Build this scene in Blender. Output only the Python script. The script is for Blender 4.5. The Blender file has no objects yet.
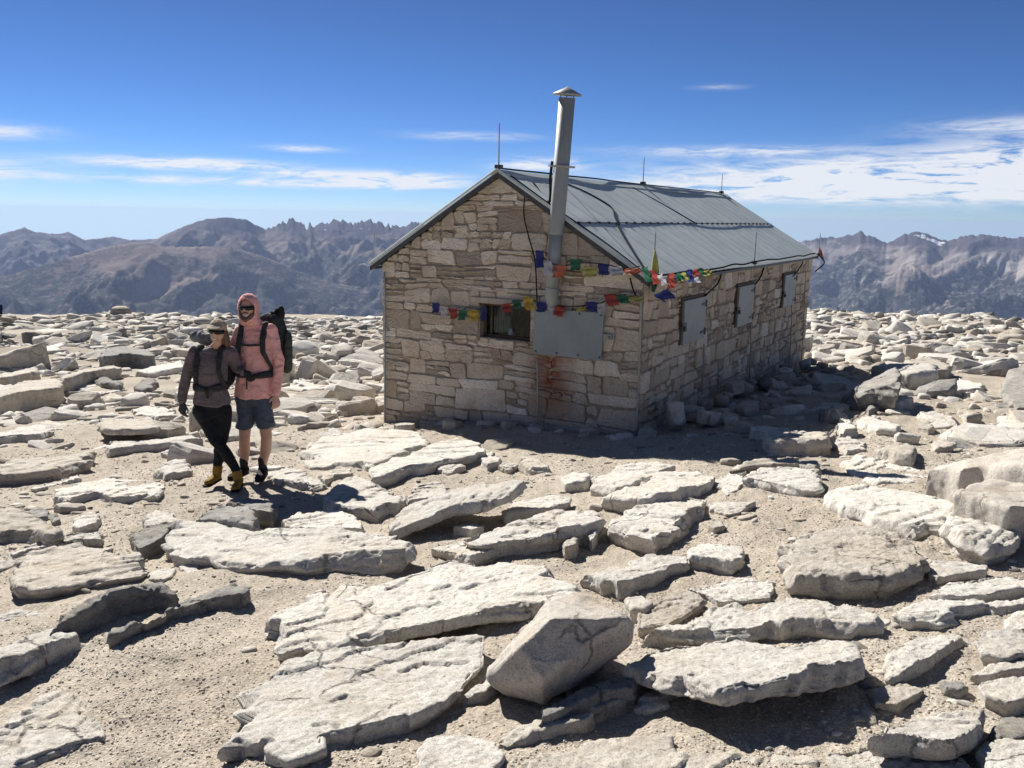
import bpy, bmesh, math, random
import numpy as np
from mathutils import Vector, Matrix
D = bpy.data
scene = bpy.context.scene
COL = scene.collection
rad = math.radians
rng = random.Random(11)
np.random.seed(5)

# ------------------------------------------------------------------ camera frame
FOC, PITCH, ROLL, EYE = 830.0, math.atan(167 / 830), rad(1.0), 1.6
FWD = np.array([0, math.cos(PITCH), -math.sin(PITCH)])
UP0 = np.array([0, math.sin(PITCH), math.cos(PITCH)])
RT0 = np.array([1.0, 0, 0])
RT = math.cos(ROLL) * RT0 + math.sin(ROLL) * UP0
UP = -math.sin(ROLL) * RT0 + math.cos(ROLL) * UP0
CAM = np.array([0, 0, EYE])

def ray(px, py):
    return RT * (px - 512) / FOC - UP * (py - 384) / FOC + FWD

def proj(P):
    P = np.asarray(P, float) - CAM
    w = P @ FWD
    return 512 + FOC * (P @ RT) / w, 384 - FOC * (P @ UP) / w, w

BROW = 52.0
def G(x, y):                                   # smooth ground height
    x = np.asarray(x, float); y = np.asarray(y, float)
    Y = -.111 * np.minimum(y, 16) - .075 * np.maximum(0, y - 16)
    z = .076 * 6 * np.tanh(x / 6) + Y
    r = np.hypot(x, y)
    b = np.maximum(0, r - BROW)
    return z - .0045 * np.minimum(b, 90) ** 2 - np.maximum(0, b - 90) * .8

def hit(px, py, dz=0.0):
    v = ray(px, py); lo, hi = .5, 90.0
    for _ in range(48):
        m = (lo + hi) / 2; P = CAM + v * m
        if P[2] < G(P[0], P[1]) + dz: hi = m
        else: lo = m
    return CAM + v * lo

# ------------------------------------------------------------------ noise
def _h(i, j, k, s):
    n = (i * 374761393 + j * 668265263 + k * 1274126177 + s * 974711) & 0xffffffff
    n = ((n ^ (n >> 13)) * 1274126177) & 0xffffffff
    n = ((n ^ (n >> 16)) * 2246822519) & 0xffffffff
    return ((n ^ (n >> 15)) & 0xffff) / 65535.0

def vnoise(P, seed=0):
    P = np.asarray(P, float)
    I = np.floor(P).astype(np.int64); f = P - I
    f = f * f * f * (f * (f * 6 - 15) + 10)
    x, y, z = I[:, 0], I[:, 1], I[:, 2]
    fx, fy, fz = f[:, 0], f[:, 1], f[:, 2]
    def c(a, b, d): return _h(x + a, y + b, z + d, seed)
    x00 = c(0,0,0) * (1-fx) + c(1,0,0) * fx; x10 = c(0,1,0) * (1-fx) + c(1,1,0) * fx
    x01 = c(0,0,1) * (1-fx) + c(1,0,1) * fx; x11 = c(0,1,1) * (1-fx) + c(1,1,1) * fx
    return ((x00 * (1-fy) + x10 * fy) * (1-fz) + (x01 * (1-fy) + x11 * fy) * fz) * 2 - 1

def fbm(P, oct=4, seed=0, gain=.5):
    a, s, out = 1.0, 1.0, 0
    P = np.asarray(P, float)
    for o in range(oct):
        out = out + a * vnoise(P * s + o * 17.3, seed + o); a *= gain; s *= 2.03
    return out

def xyz(x, y, z=0):
    x = np.asarray(x, float)
    return np.stack([x, np.broadcast_to(y, x.shape), np.broadcast_to(z, x.shape)], 1)

def sstep(a, b, x):
    t = np.clip((x - a) / (b - a), 0, 1); return t * t * (3 - 2 * t)

# ------------------------------------------------------------------ mesh and object helpers
def mesh(name, verts, faces, smooth=True):
    me = D.meshes.new(name)
    me.from_pydata([tuple(v) for v in verts], [], [tuple(f) for f in faces])
    if smooth: me.polygons.foreach_set('use_smooth', [True] * len(me.polygons))
    me.update(); return me

def mesh_np(name, V, F, smooth=True):           # F: (n,3) or (n,4) array
    me = D.meshes.new(name)
    V = np.asarray(V, np.float32); F = np.asarray(F, np.int32); k = F.shape[1]
    me.vertices.add(len(V)); me.vertices.foreach_set('co', V.ravel())
    me.loops.add(F.size); me.loops.foreach_set('vertex_index', F.ravel())
    me.polygons.add(len(F))
    me.polygons.foreach_set('loop_start', np.arange(0, F.size, k, dtype=np.int32))
    me.update(calc_edges=True)
    if smooth: me.polygons.foreach_set('use_smooth', np.ones(len(F), bool))
    me.validate(); me.update(); return me

def obj(name, me, mat=None, parent=None, loc=None):
    o = D.objects.new(name, me); COL.objects.link(o)
    if mat is not None:
        me.materials.clear(); me.materials.append(mat)
    if parent is not None: o.parent = parent
    if loc is not None: o.location = loc
    return o

def tag(o, label=None, cat=None, group=None, kind=None):
    if label: o['label'] = label
    if cat: o['category'] = cat
    if group: o['group'] = group
    if kind: o['kind'] = kind
    return o

def empty(name, loc=(0, 0, 0), rz=0):
    o = D.objects.new(name, None); COL.objects.link(o)
    o.location = loc; o.rotation_euler = (0, 0, rz); o.empty_display_size = .1
    return o

def get_v(me):
    a = np.empty(len(me.vertices) * 3, np.float32); me.vertices.foreach_get('co', a); return a.reshape(-1, 3).astype(float)

def get_n(me):
    a = np.empty(len(me.vertices) * 3, np.float32); me.vertex_normals.foreach_get('vector', a); return a.reshape(-1, 3).astype(float)

def set_v(me, V):
    me.vertices.foreach_set('co', np.asarray(V, np.float32).ravel()); me.update()

def remesh_many(items):
    """items: list of (mesh, voxel, smooth_iterations) -> list of voxel remeshed meshes"""
    tmp = []
    for me, vox, it in items:
        o = D.objects.new('tmp', me); COL.objects.link(o)
        m = o.modifiers.new('r', 'REMESH'); m.mode = 'VOXEL'; m.voxel_size = vox; m.adaptivity = 0
        if it:
            s = o.modifiers.new('s', 'SMOOTH'); s.iterations = it; s.factor = .5
        tmp.append(o)
    dg = bpy.context.evaluated_depsgraph_get(); dg.update()
    out = [D.meshes.new_from_object(o.evaluated_get(dg)) for o in tmp]
    for o in tmp:
        me = o.data; D.objects.remove(o); D.meshes.remove(me)
    for me in out:
        me.materials.clear()
        me.polygons.foreach_set('use_smooth', np.ones(len(me.polygons), bool)); me.update()
    return out

class MB:                                       # a small mesh collector
    def __init__(s): s.v, s.f = [], []
    def add(s, V, F):
        n = len(s.v); s.v += [tuple(p) for p in V]; s.f += [tuple(i + n for i in f) for f in F]
    def box(s, a, b):
        x0, y0, z0 = a; x1, y1, z1 = b
        s.add([(x0,y0,z0),(x1,y0,z0),(x1,y1,z0),(x0,y1,z0),(x0,y0,z1),(x1,y0,z1),(x1,y1,z1),(x0,y1,z1)],
              [(0,3,2,1),(4,5,6,7),(0,1,5,4),(1,2,6,5),(2,3,7,6),(3,0,4,7)])
    def tube(s, pts, r, n=8, caps=True):
        pts = [Vector(p) for p in pts]; rs = r if isinstance(r, (list, tuple)) else [r] * len(pts)
        V, F = [], []; ref = Vector((.31, .17, .93))
        for i, p in enumerate(pts):
            d = (pts[min(i + 1, len(pts) - 1)] - pts[max(i - 1, 0)]).normalized()
            a = d.cross(ref)
            if a.length < 1e-3: a = d.cross(Vector((1, 0, 0)))
            a.normalize(); b = d.cross(a)
            for k in range(n):
                t = 2 * math.pi * k / n
                V.append(p + (a * math.cos(t) + b * math.sin(t)) * rs[i])
        for i in range(len(pts) - 1):
            for k in range(n):
                F.append((i*n+k, i*n+(k+1)%n, (i+1)*n+(k+1)%n, (i+1)*n+k))
        if caps:
            F.append(tuple(range(n))[::-1]); F.append(tuple((len(pts)-1)*n + k for k in range(n)))
        s.add(V, F)
    def build(s, name, mat, parent=None, smooth=False, loc=None, bevel=0):
        o = obj(name, mesh(name, s.v, s.f, smooth), mat, parent, loc)
        if bevel:
            m = o.modifiers.new('b', 'BEVEL'); m.width = bevel; m.segments = 2; m.limit_method = 'ANGLE'
        return o

def spline(pts, n=8):                           # catmull-rom
    P = [Vector(p) for p in pts]; P = [P[0]*2-P[1]] + P + [P[-1]*2-P[-2]]; out = []
    for i in range(1, len(P) - 2):
        for k in range(n):
            t = k / n; a, b, c, d = P[i-1], P[i], P[i+1], P[i+2]
            out.append(.5 * ((2*b) + (c-a)*t + (2*a-5*b+4*c-d)*t*t + (3*b-a-3*c+d)*t**3))
    out.append(P[-2]); return out

# ------------------------------------------------------------------ materials
class NT:
    def __init__(s, name, world=False):
        if world: s.id = D.worlds.new(name); scene.world = s.id
        else: s.id = D.materials.new(name)
        s.id.use_nodes = True; s.t = s.id.node_tree; s.t.nodes.clear()
    def n(s, typ, ins=None, **kw):
        nd = s.t.nodes.new(typ)
        for k, v in kw.items(): setattr(nd, k, v)
        for k, v in (ins or {}).items():
            sk = nd.inputs[k]
            if hasattr(v, 'bl_idname') or isinstance(v, bpy.types.NodeSocket): s.t.links.new(v, sk)
            else: sk.default_value = v
        return nd
    def noise(s, vec, scale, detail=4, rough=.55, dist=0.0):
        return s.n('ShaderNodeTexNoise', {'Vector': vec, 'Scale': scale, 'Detail': detail, 'Roughness': rough, 'Distortion': dist}).outputs['Fac']
    def ramp(s, fac, stops):
        nd = s.n('ShaderNodeValToRGB', {'Fac': fac}); cr = nd.color_ramp
        while len(cr.elements) < len(stops): cr.elements.new(.5)
        for e, (p, c) in zip(cr.elements, stops):
            e.position = p; e.color = (c, c, c, 1) if isinstance(c, (int, float)) else (*c, 1)
        return nd.outputs['Color']
    def mix(s, fac, a, b, blend='MIX'):
        nd = s.n('ShaderNodeMix', data_type='RGBA', blend_type=blend)
        for sk, v in ((nd.inputs[0], fac), (nd.inputs[6], a), (nd.inputs[7], b)):
            if isinstance(v, bpy.types.NodeSocket): s.t.links.new(v, sk)
            elif isinstance(v, tuple): sk.default_value = (*v, 1) if len(v) == 3 else v
            else: sk.default_value = v
        return nd.outputs[2]
    def math(s, op, a, b=0.0, c=0.0, clamp=False):
        nd = s.n('ShaderNodeMath', operation=op, use_clamp=clamp)
        for sk, v in zip(nd.inputs, (a, b, c)):
            if isinstance(v, bpy.types.NodeSocket): s.t.links.new(v, sk)
            else: sk.default_value = v
        return nd.outputs[0]
    def vmul(s, vec, m):
        return s.n('ShaderNodeVectorMath', {0: vec, 1: m}, operation='MULTIPLY').outputs[0]
    def bump(s, h, strength, dist, normal=None):
        ins = {'Height': h, 'Strength': strength, 'Distance': dist}
        if normal is not None: ins['Normal'] = normal
        return s.n('ShaderNodeBump', ins).outputs[0]
    def principled(s, **ins):
        b = s.n('ShaderNodeBsdfPrincipled', {k.replace('_', ' '): v for k, v in ins.items()})
        s.n('ShaderNodeOutputMaterial', {'Surface': b.outputs[0]}); return s.id

def C4(c): return (*c, 1)

def simple(name, col, rough=.6, metal=0.0, var=.25, scale=14, bump=.15, bd=.01, spec=.4):
    t = NT(name); pos = t.n('ShaderNodeTexCoord').outputs['Object']
    f = t.noise(pos, scale, 6, .6)
    c = t.ramp(f, [(.25, tuple(x * (1 - var) for x in col)), (.75, tuple(min(1, x * (1 + var)) for x in col))])
    nb = t.bump(t.noise(pos, scale * 4, 5, .6), bump, bd)
    return t.principled(Base_Color=c, Roughness=rough, Metallic=metal, Normal=nb, Specular_IOR_Level=spec)

def granite(name, c_lo, c_hi, stain, amount):
    t = NT(name); pos = t.n('ShaderNodeNewGeometry').outputs['Position']
    rnd = t.n('ShaderNodeObjectInfo').outputs['Random']
    big = t.noise(pos, 1.7, 5, .6, .4); mid = t.noise(pos, 9, 6, .65); fine = t.noise(pos, 70, 4, .7)
    c = t.mix(t.ramp(mid, [(.32, 0.), (.66, 1.)]), c_lo, c_hi)
    sf = t.math('MULTIPLY', t.ramp(big, [(.5, 0.), (.72, 1.)]), amount)
    c = t.mix(sf, c, stain)
    # dark mineral grains, lichen flecks, rusty weathering
    c = t.mix(1.0, c, t.ramp(fine, [(.32, .58), (.46, 1.0), (.62, 1.06)]), 'MULTIPLY')
    c = t.mix(1.0, c, t.ramp(t.noise(pos, 210, 3, .7), [(.32, .5), (.48, 1.), (.66, 1.1)]), 'MULTIPLY')
    lich = t.math('MULTIPLY', t.ramp(t.noise(pos, 4.5, 10, .8, .8), [(.55, 0.), (.66, 1.)]), .42)
    c = t.mix(lich, c, (.20, .185, .16))
    rs = t.math('MULTIPLY', t.ramp(t.noise(pos, 2.6, 7, .7, .5), [(.60, 0.), (.72, 1.)]), .45)
    c = t.mix(rs, c, (.42, .30, .17))
    tone = t.n('ShaderNodeMapRange', {'Value': rnd, 'To Min': .88, 'To Max': 1.12}).outputs[0]
    c = t.mix(1.0, c, t.n('ShaderNodeCombineColor', {0: tone, 1: tone, 2: tone}).outputs[0], 'MULTIPLY')
    wob = t.n('ShaderNodeVectorMath', {0: pos, 1: t.n('ShaderNodeVectorMath', {0: t.n('ShaderNodeTexNoise', {'Vector': pos, 'Scale': 2.2, 'Detail': 5.0}).outputs['Color'], 1: (.45, .45, .45)}, operation='MULTIPLY').outputs[0]}, operation='ADD').outputs[0]
    ck = t.n('ShaderNodeTexVoronoi', {'Vector': t.vmul(wob, (1.0, 1.7, 1.2)), 'Scale': 1.5}, feature='DISTANCE_TO_EDGE').outputs['Distance']
    ckm = t.math('MULTIPLY', t.ramp(ck, [(0., 1.), (.018, .0)]), t.ramp(t.noise(pos, 1.9, 3, .5), [(.5, 0.), (.62, 1.)]))
    c = t.mix(t.math('MULTIPLY', ckm, .55), c, (.13, .11, .09))
    n0 = t.bump(t.math('SUBTRACT', 1.0, ckm), .8, .02)
    n1 = t.bump(t.noise(pos, 17, 10, .78), .85, .018, n0)
    n2 = t.bump(t.noise(pos, 120, 4, .75), .75, .005, n1)
    return t.principled(Base_Color=c, Roughness=.9, Normal=n2, Specular_IOR_Level=.15)

M = {}
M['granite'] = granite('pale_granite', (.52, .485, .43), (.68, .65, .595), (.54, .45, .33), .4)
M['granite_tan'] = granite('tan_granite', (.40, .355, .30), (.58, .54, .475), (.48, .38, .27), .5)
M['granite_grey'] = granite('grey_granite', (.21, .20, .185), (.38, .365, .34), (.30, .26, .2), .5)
M['boulder'] = granite('smooth_boulder', (.46, .42, .37), (.60, .56, .50), (.42, .31, .20), .7)

def sand_mat():
    t = NT('sandy_gravel'); pos = t.n('ShaderNodeNewGeometry').outputs['Position']
    a = t.noise(pos, .9, 5, .6, .3); b = t.noise(pos, 45, 6, .75); c = t.noise(pos, 7, 6, .65)
    col = t.mix(t.ramp(a, [(.3, 0.), (.7, 1.)]), (.35, .30, .24), (.44, .39, .325))
    col = t.mix(t.ramp(c, [(.45, 0.), (.75, .6)]), col, (.42, .38, .325))
    col = t.mix(1.0, col, t.ramp(b, [(.28, .7), (.5, 1.), (.72, 1.15)]), 'MULTIPLY')
    vor = t.n('ShaderNodeTexVoronoi', {'Vector': pos, 'Scale': 70.0}).outputs['Distance']
    cell = t.n('ShaderNodeTexVoronoi', {'Vector': pos, 'Scale': 110.0}).outputs['Color']
    col = t.mix(1.0, col, t.ramp(t.n('ShaderNodeSeparateXYZ', {0: cell}).outputs[0], [(.0, .74), (.35, .97), (.75, 1.06), (1., 1.35)]), 'MULTIPLY')
    n1 = t.bump(vor, .45, .010); n2 = t.bump(t.noise(pos, 90, 6, .75), .7, .008, n1)
    return t.principled(Base_Color=col, Roughness=.95, Normal=n2, Specular_IOR_Level=.1)
M['sand'] = sand_mat()

def attr_mat(name, stops, rough=.9, extra=None):
    t = NT(name); at = t.n('ShaderNodeAttribute', attribute_name='tone').outputs['Fac']
    pos = t.n('ShaderNodeNewGeometry').outputs['Position']
    c = t.ramp(at, stops)
    c = t.mix(1.0, c, t.ramp(t.noise(pos, 38, 6, .7), [(.3, .62), (.5, 1.), (.75, 1.15)]), 'MULTIPLY')
    if extra: c = extra(t, pos, c)
    nb = t.bump(t.noise(pos, 45, 8, .72), .6, .012)
    return t.principled(Base_Color=c, Roughness=rough, Normal=nb, Specular_IOR_Level=.15)
M['pebble'] = attr_mat('pebbles', [(0, (.28, .235, .19)), (.4, (.44, .39, .325)), (.75, (.55, .505, .44)), (1, (.70, .67, .62))])
# ================================================================== world, sun, camera, air
SUN_AZ, SUN_EL = rad(-35), rad(38)              # azimuth from +Y, clockwise positive
def make_world():
    t = NT('World', world=True)
    d = t.n('ShaderNodeTexCoord').outputs['Generated']
    s0 = t.n('ShaderNodeSeparateXYZ', {0: d}).outputs
    dup = t.n('ShaderNodeCombineXYZ', {0: s0[0], 1: s0[1], 2: t.math('MAXIMUM', s0[2], .006)}).outputs[0]   # below the horizon the air stays horizon-pale
    sky = t.n('ShaderNodeTexSky', {'Vector': dup}, sky_type='NISHITA', sun_disc=False, sun_elevation=SUN_EL, sun_rotation=SUN_AZ,
              altitude=4400, air_density=1.0, dust_density=.25, ozone_density=1.6).outputs[0]
    sp = t.n('ShaderNodeSeparateXYZ', {0: d}); x, y, z = sp.outputs
    el = t.math('ARCSINE', z); az = t.math('ARCTAN2', x, y)
    # deeper blue low in the sky; greyed and brightened above to add fill light
    sky_tint = t.ramp(t.math('MULTIPLY', el, 1.6), [(0., (.64, .73, .93)), (.028, (.57, .71, .95)), (.064, (.48, .66, .95)), (.13, (.42, .62, .94)), (.22, (.38, .58, .89)), (.40, (.38, .52, .78)), (.62, (.52, .58, .70)), (1., (.72, .72, .74))])
    sky = t.mix(1.0, sky, sky_tint, 'MULTIPLY')
    # thin cirrus: stretched noise in azimuth and elevation
    v = t.n('ShaderNodeCombineXYZ', {0: az, 1: t.math('MULTIPLY', el, 6.5), 2: 3.1}).outputs[0]
    nz = t.noise(v, 11.0, 10, .62, 1.3); fine = t.noise(v, 46.0, 7, .68, .8)
    tex = t.math('ADD', t.math('MULTIPLY', nz, .75), t.math('MULTIPLY', fine, .25))
    def patch(a0, sa, e0, se, gain):
        u = t.math('DIVIDE', t.math('SUBTRACT', az, rad(a0)), rad(sa)); w = t.math('DIVIDE', t.math('SUBTRACT', el, rad(e0)), rad(se))
        q = t.math('ADD', t.math('MULTIPLY', u, u), t.math('MULTIPLY', w, w))
        return t.math('MULTIPLY', t.math('POWER', 2.718, t.math('MULTIPLY', q, -1.0)), gain * 1.5)
    tot = None
    for p in ((-21, 5.0, 2.9, .30, 1.7), (-16, 12, 1.9, .26, .9), (-8.5, 4.5, 2.3, .42, 1.4), (-14, 2.5, 2.5, .2, 1.0), (-3, 3.5, 5.2, .25, .5),
              (-33, 4, 2.2, .7, .7), (-31, 2.5, 4.3, .4, .6), (1.5, 2.5, 3.4, .5, .9), (-14, 2.0, 4.1, .18, .7),
              (25, 12, 2.7, 1.05, 1.9), (17, 9, 2.0, .6, 1.5), (33, 7, 3.4, 1.5, 1.3), (14, 6, 4.4, .28, .75), (30, 4, 5.6, .4, .6), (13, 1.4, 8.3, .14, .35)):
        k = patch(*p); tot = k if tot is None else t.math('ADD', tot, k)
    cl = t.math('MULTIPLY', tot, t.n('ShaderNodeMapRange', {'Value': tex, 'From Min': .37, 'From Max': .58}).outputs[0], clamp=True)
    cl = t.math('MULTIPLY', cl, .9)
    col = t.mix(cl, sky, (8.6, 8.8, 9.3))
    bg = t.n('ShaderNodeBackground', {'Color': col, 'Strength': .06})
    t.n('ShaderNodeOutputWorld', {'Surface': bg.outputs[0]})
make_world()
sl = D.lights.new('sun', 'SUN'); sl.energy = 5.0; sl.angle = rad(.5); sl.color = (1, .955, .88)
so = D.objects.new('sun', sl); COL.objects.link(so)
sd = Vector((math.sin(SUN_AZ) * math.cos(SUN_EL), math.cos(SUN_AZ) * math.cos(SUN_EL), math.sin(SUN_EL)))
so.rotation_euler = (-sd).to_track_quat('-Z', 'Y').to_euler(); so.location = (0, 0, 30)
cd = D.cameras.new('camera'); cam = D.objects.new('camera', cd); COL.objects.link(cam)
cd.sensor_width = 36; cd.lens = 36 * FOC / 1024; cd.clip_start = .05; cd.clip_end = 150000
cam.matrix_world = Matrix(((RT[0], UP[0], -FWD[0], 0), (RT[1], UP[1], -FWD[1], 0), (RT[2], UP[2], -FWD[2], EYE), (0, 0, 0, 1)))
scene.camera = cam
scene.view_settings.view_transform = 'Standard'; scene.view_settings.look = 'None'
scene.view_settings.exposure = .75; scene.view_settings.gamma = 1
scene.cycles.use_denoising = True; scene.cycles.max_bounces = 8; scene.cycles.volume_bounces = 0
scene.cycles.diffuse_bounces = 4

def haze():
    mb = MB(); R = 21500
    mb.box((-R, -R, -2600), (R, R, 60))
    t = NT('air_haze')
    vol = t.n('ShaderNodeVolumePrincipled', {'Color': (.48, .62, .96, 1), 'Density': 2.4e-5, 'Anisotropy': .1})
    t.n('ShaderNodeOutputMaterial', {'Volume': vol.outputs[0]})
    o = mb.build('haze', t.id); tag(o, kind='stuff')
haze()

# ================================================================== ground sheet
def rough(x, y):                                # small relief of the ground on top of G
    P = xyz(x, y); r = np.hypot(x, y)
    near = 1 / (1 + (r / 30) ** 2)
    a = fbm(P * .45, 3, 3) * .05 + fbm(P * 2.2, 3, 9) * .022
    b = fbm(P * 9, 4, 21, .6) * .010 * near
    far = fbm(P * .3, 4, 33) * .25 * sstep(14, 34, r)
    return (a + far) * sstep(.5, 2, r) + b
def ground():
    na, nr = 760, 620
    A = np.concatenate([np.linspace(-180, -42, 60, endpoint=False), np.linspace(-42, 42, na), np.linspace(42, 180, 60)[1:]])
    A = np.radians(A); R = np.concatenate([np.geomspace(.6, 70, nr), np.geomspace(75, 21000, 60)])
    r, a = np.meshgrid(R, A, indexing='ij'); x = (r * np.sin(a)).ravel(); y = (r * np.cos(a)).ravel()
    yy = np.maximum(y, -30)
    z = G(x, yy) + rough(x, y) * (np.hypot(x, y) < 400)
    z = np.maximum(z, -1500 + fbm(xyz(x, y) * .0006, 4, 5) * 60)
    n = len(A); I = np.arange(len(R) - 1)[:, None] * n; J = np.arange(n - 1)[None, :]
    F = np.stack([I + J, I + J + 1, I + n + J + 1, I + n + J], -1).reshape(-1, 4)[:, ::-1]
    V = np.stack([x, y, z], 1)
    me = mesh_np('ground', V, F)
    c = len(me.vertices)
    o = obj('ground', me, M['sand']); tag(o, kind='structure')
ground()

# ================================================================== far mountains
def mountain_mat(name, rock_a, rock_b, tree_z, snow, cliff_z=None):
    t = NT(name); g = t.n('ShaderNodeNewGeometry'); pos = g.outputs['Position']
    z = t.n('ShaderNodeSeparateXYZ', {0: pos}).outputs[2]
    st = t.noise(t.vmul(pos, (1, 1, .35)), .0011, 8, .65, .4); big = t.noise(pos, .00035, 5, .6)
    c = t.mix(t.ramp(st, [(.43, 0.), (.57, 1.)]), rock_a, rock_b)
    c = t.mix(t.ramp(big, [(.48, 0.), (.6, .75)]), c, (.27, .215, .185))
    if cliff_z is not None:                     # dark summit rock, the crest's shade put into its colour too, above paler scree
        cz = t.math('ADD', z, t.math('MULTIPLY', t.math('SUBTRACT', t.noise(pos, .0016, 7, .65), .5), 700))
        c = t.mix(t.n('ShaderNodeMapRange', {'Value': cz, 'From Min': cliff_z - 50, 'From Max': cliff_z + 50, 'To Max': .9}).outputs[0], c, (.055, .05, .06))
    fn = t.noise(pos, .0009, 8, .68); lim = t.math('ADD', z, t.math('MULTIPLY', t.math('SUBTRACT', fn, .5), 2300))
    fmask = t.n('ShaderNodeMapRange', {'Value': lim, 'From Min': tree_z + 60, 'From Max': tree_z - 60}).outputs[0]
    speck = t.ramp(t.noise(pos, .012, 4, .7), [(.34, .2), (.5, 1.)])
    c = t.mix(t.math('MULTIPLY', fmask, speck), c, (.030, .036, .034))
    if snow:
        sn = t.noise(t.vmul(pos, (1, 1, 2.2)), .0016, 5, .6)
        zm = t.n('ShaderNodeMapRange', {'Value': z, 'From Min': snow[0], 'From Max': snow[1]}).outputs[0]
        c = t.mix(t.math('MULTIPLY', t.ramp(sn, [(snow[2], 0.), (snow[2] + .015, 1.)]), t.math('GREATER_THAN', zm, .5)), c, (.8, .82, .85))
    nb = t.bump(t.noise(pos, .006, 8, .7), .8, 60)
    return t.principled(Base_Color=c, Roughness=.95, Normal=nb, Specular_IOR_Level=.05)

def ridge(name, sil, dist, front, mat, amp, seed, rad_amp=.04, foot=-1450, jag=0, jx=-999):
    sx = np.array([p[0] for p in sil], float); sy = np.array([p[1] for p in sil], float)
    nA, nR = 700, 150
    px = np.linspace(sx[0], sx[-1], nA); py = np.interp(px, sx, sy)
    dirs = np.array([ray(a, b) for a, b in zip(px, py)]); hl = np.hypot(dirs[:, 0], dirs[:, 1])
    az = np.arctan2(dirs[:, 0], dirs[:, 1]); tan = dirs[:, 2] / hl
    w = fbm(xyz(az * 9, seed), 4, seed)
    Dc = dist * (1 + rad_amp * .6 * w); zc = EYE + tan * Dc
    hf = (.9 - 2.2 * np.abs(fbm(xyz(az * 170, seed + 3), 3, seed + 1, .6))) * (6 + jag * sstep(jx, jx + 12, px)) * min(1, dist / 9000)
    T = np.concatenate([np.linspace(0, 1, 110), np.linspace(1, 1.35, 41)[1:]])
    rr = front + (Dc[None, :] - front) * T[:, None]
    A = np.broadcast_to(az[None, :], rr.shape)
    x = rr * np.sin(A); y = rr * np.cos(A); t = T[:, None]
    prof = np.where(t <= 1, .25 * t + .75 * t ** 1.9, 1 - (np.maximum(t, 1) - 1) * 1.5)
    z = foot + (zc[None, :] - foot) * prof
    z = z + hf[None, :] * np.clip(t, 0, 1) ** 34
    P = xyz(x.ravel(), y.ravel())
    wr = fbm(P / 2600, 3, seed + 7)
    q = np.stack([A.ravel() * dist / 1500 + wr * .8, rr.ravel() / 2600 + wr * .5, 0 * wr], 1)
    rid = 1 - np.abs(fbm(q, 6, seed + 11, .52)) * 1.2
    nz = (rid - .75) * .75 + fbm(P / 1000, 8, seed + 13, .56) * .40
    env = np.where(t <= 1, np.minimum(1, (1 - t) * 5) * np.minimum(1, t * 3), 0)
    z = z + nz.reshape(z.shape) * amp * env - 0
    # never lift the slope in front of the crest above the crest's sight line
    lim = EYE + (tan[None, :] - .0012) * rr
    z = np.where(t < .97, np.minimum(z, lim), z)
    n = nA; I = np.arange(len(T) - 1)[:, None] * n; J = np.arange(n - 1)[None, :]
    F = np.stack([I + J, I + J + 1, I + n + J + 1, I + n + J], -1).reshape(-1, 4)[:, ::-1]
    o = obj(name, mesh_np(name, np.stack([x.ravel(), y.ravel(), z.ravel()], 1), F), mat); tag(o, kind='structure')

mm_far = mountain_mat('far_range_rock', (.10, .095, .105), (.17, .16, .165), -1500, None)
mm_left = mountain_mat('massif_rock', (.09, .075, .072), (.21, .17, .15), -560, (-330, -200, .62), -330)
mm_dome = mountain_mat('dome_rock', (.12, .09, .08), (.22, .17, .14), -640, None)
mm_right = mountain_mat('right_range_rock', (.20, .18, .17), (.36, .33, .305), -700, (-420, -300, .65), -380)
ridge('hills', [(-140,246),(-60,238),(-20,240),(0,234),(12,231),(25,227),(32,231),(45,233),(60,234),(68,232),(85,240),(100,238),(112,236),(130,240),(150,239),(165,237),(185,241),(230,245),(420,250)],
      15800, 11500, mm_far, 520, 3)
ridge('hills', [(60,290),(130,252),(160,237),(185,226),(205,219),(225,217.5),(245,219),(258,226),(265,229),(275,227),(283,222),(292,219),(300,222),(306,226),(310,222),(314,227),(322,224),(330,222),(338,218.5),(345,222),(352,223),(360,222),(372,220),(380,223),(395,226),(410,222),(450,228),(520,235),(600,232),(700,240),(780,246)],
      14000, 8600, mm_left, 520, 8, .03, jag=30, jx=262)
ridge('hills', [(-160,300),(-60,284),(0,277),(40,266),(80,254),(110,246),(130,243),(150,242.5),(165,246),(185,247),(230,246.5),(262,256),(300,272),(340,284),(400,292),(470,296)],
      11000, 6200, mm_dome, 330, 15, .03)
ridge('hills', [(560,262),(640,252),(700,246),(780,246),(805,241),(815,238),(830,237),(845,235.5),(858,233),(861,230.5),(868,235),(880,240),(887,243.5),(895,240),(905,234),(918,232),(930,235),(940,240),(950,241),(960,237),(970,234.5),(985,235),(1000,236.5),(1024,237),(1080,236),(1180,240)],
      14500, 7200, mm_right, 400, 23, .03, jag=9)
ridge('hills', [(760,330),(800,318),(850,315.5),(920,315.5),(960,319),(1000,325),(1060,334)], 380, 150, M['sand'], 6, 31, .02, foot=-110)
# ================================================================== rocks
T = {'A': (0, 400, 3.413), 'B': (0, 560, 3.657), 'C': (200, 540, 3.37), 'D': (420, 540, 3.37), 'E': (724, 540, 3.37),
     'F': (724, 340, 3.413), 'G': (440, 400, 3.2), 'H': (280, 400, 3.657), 'I': (0, 300, 4.0), 'P': (0, 0, 1.0)}
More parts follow.
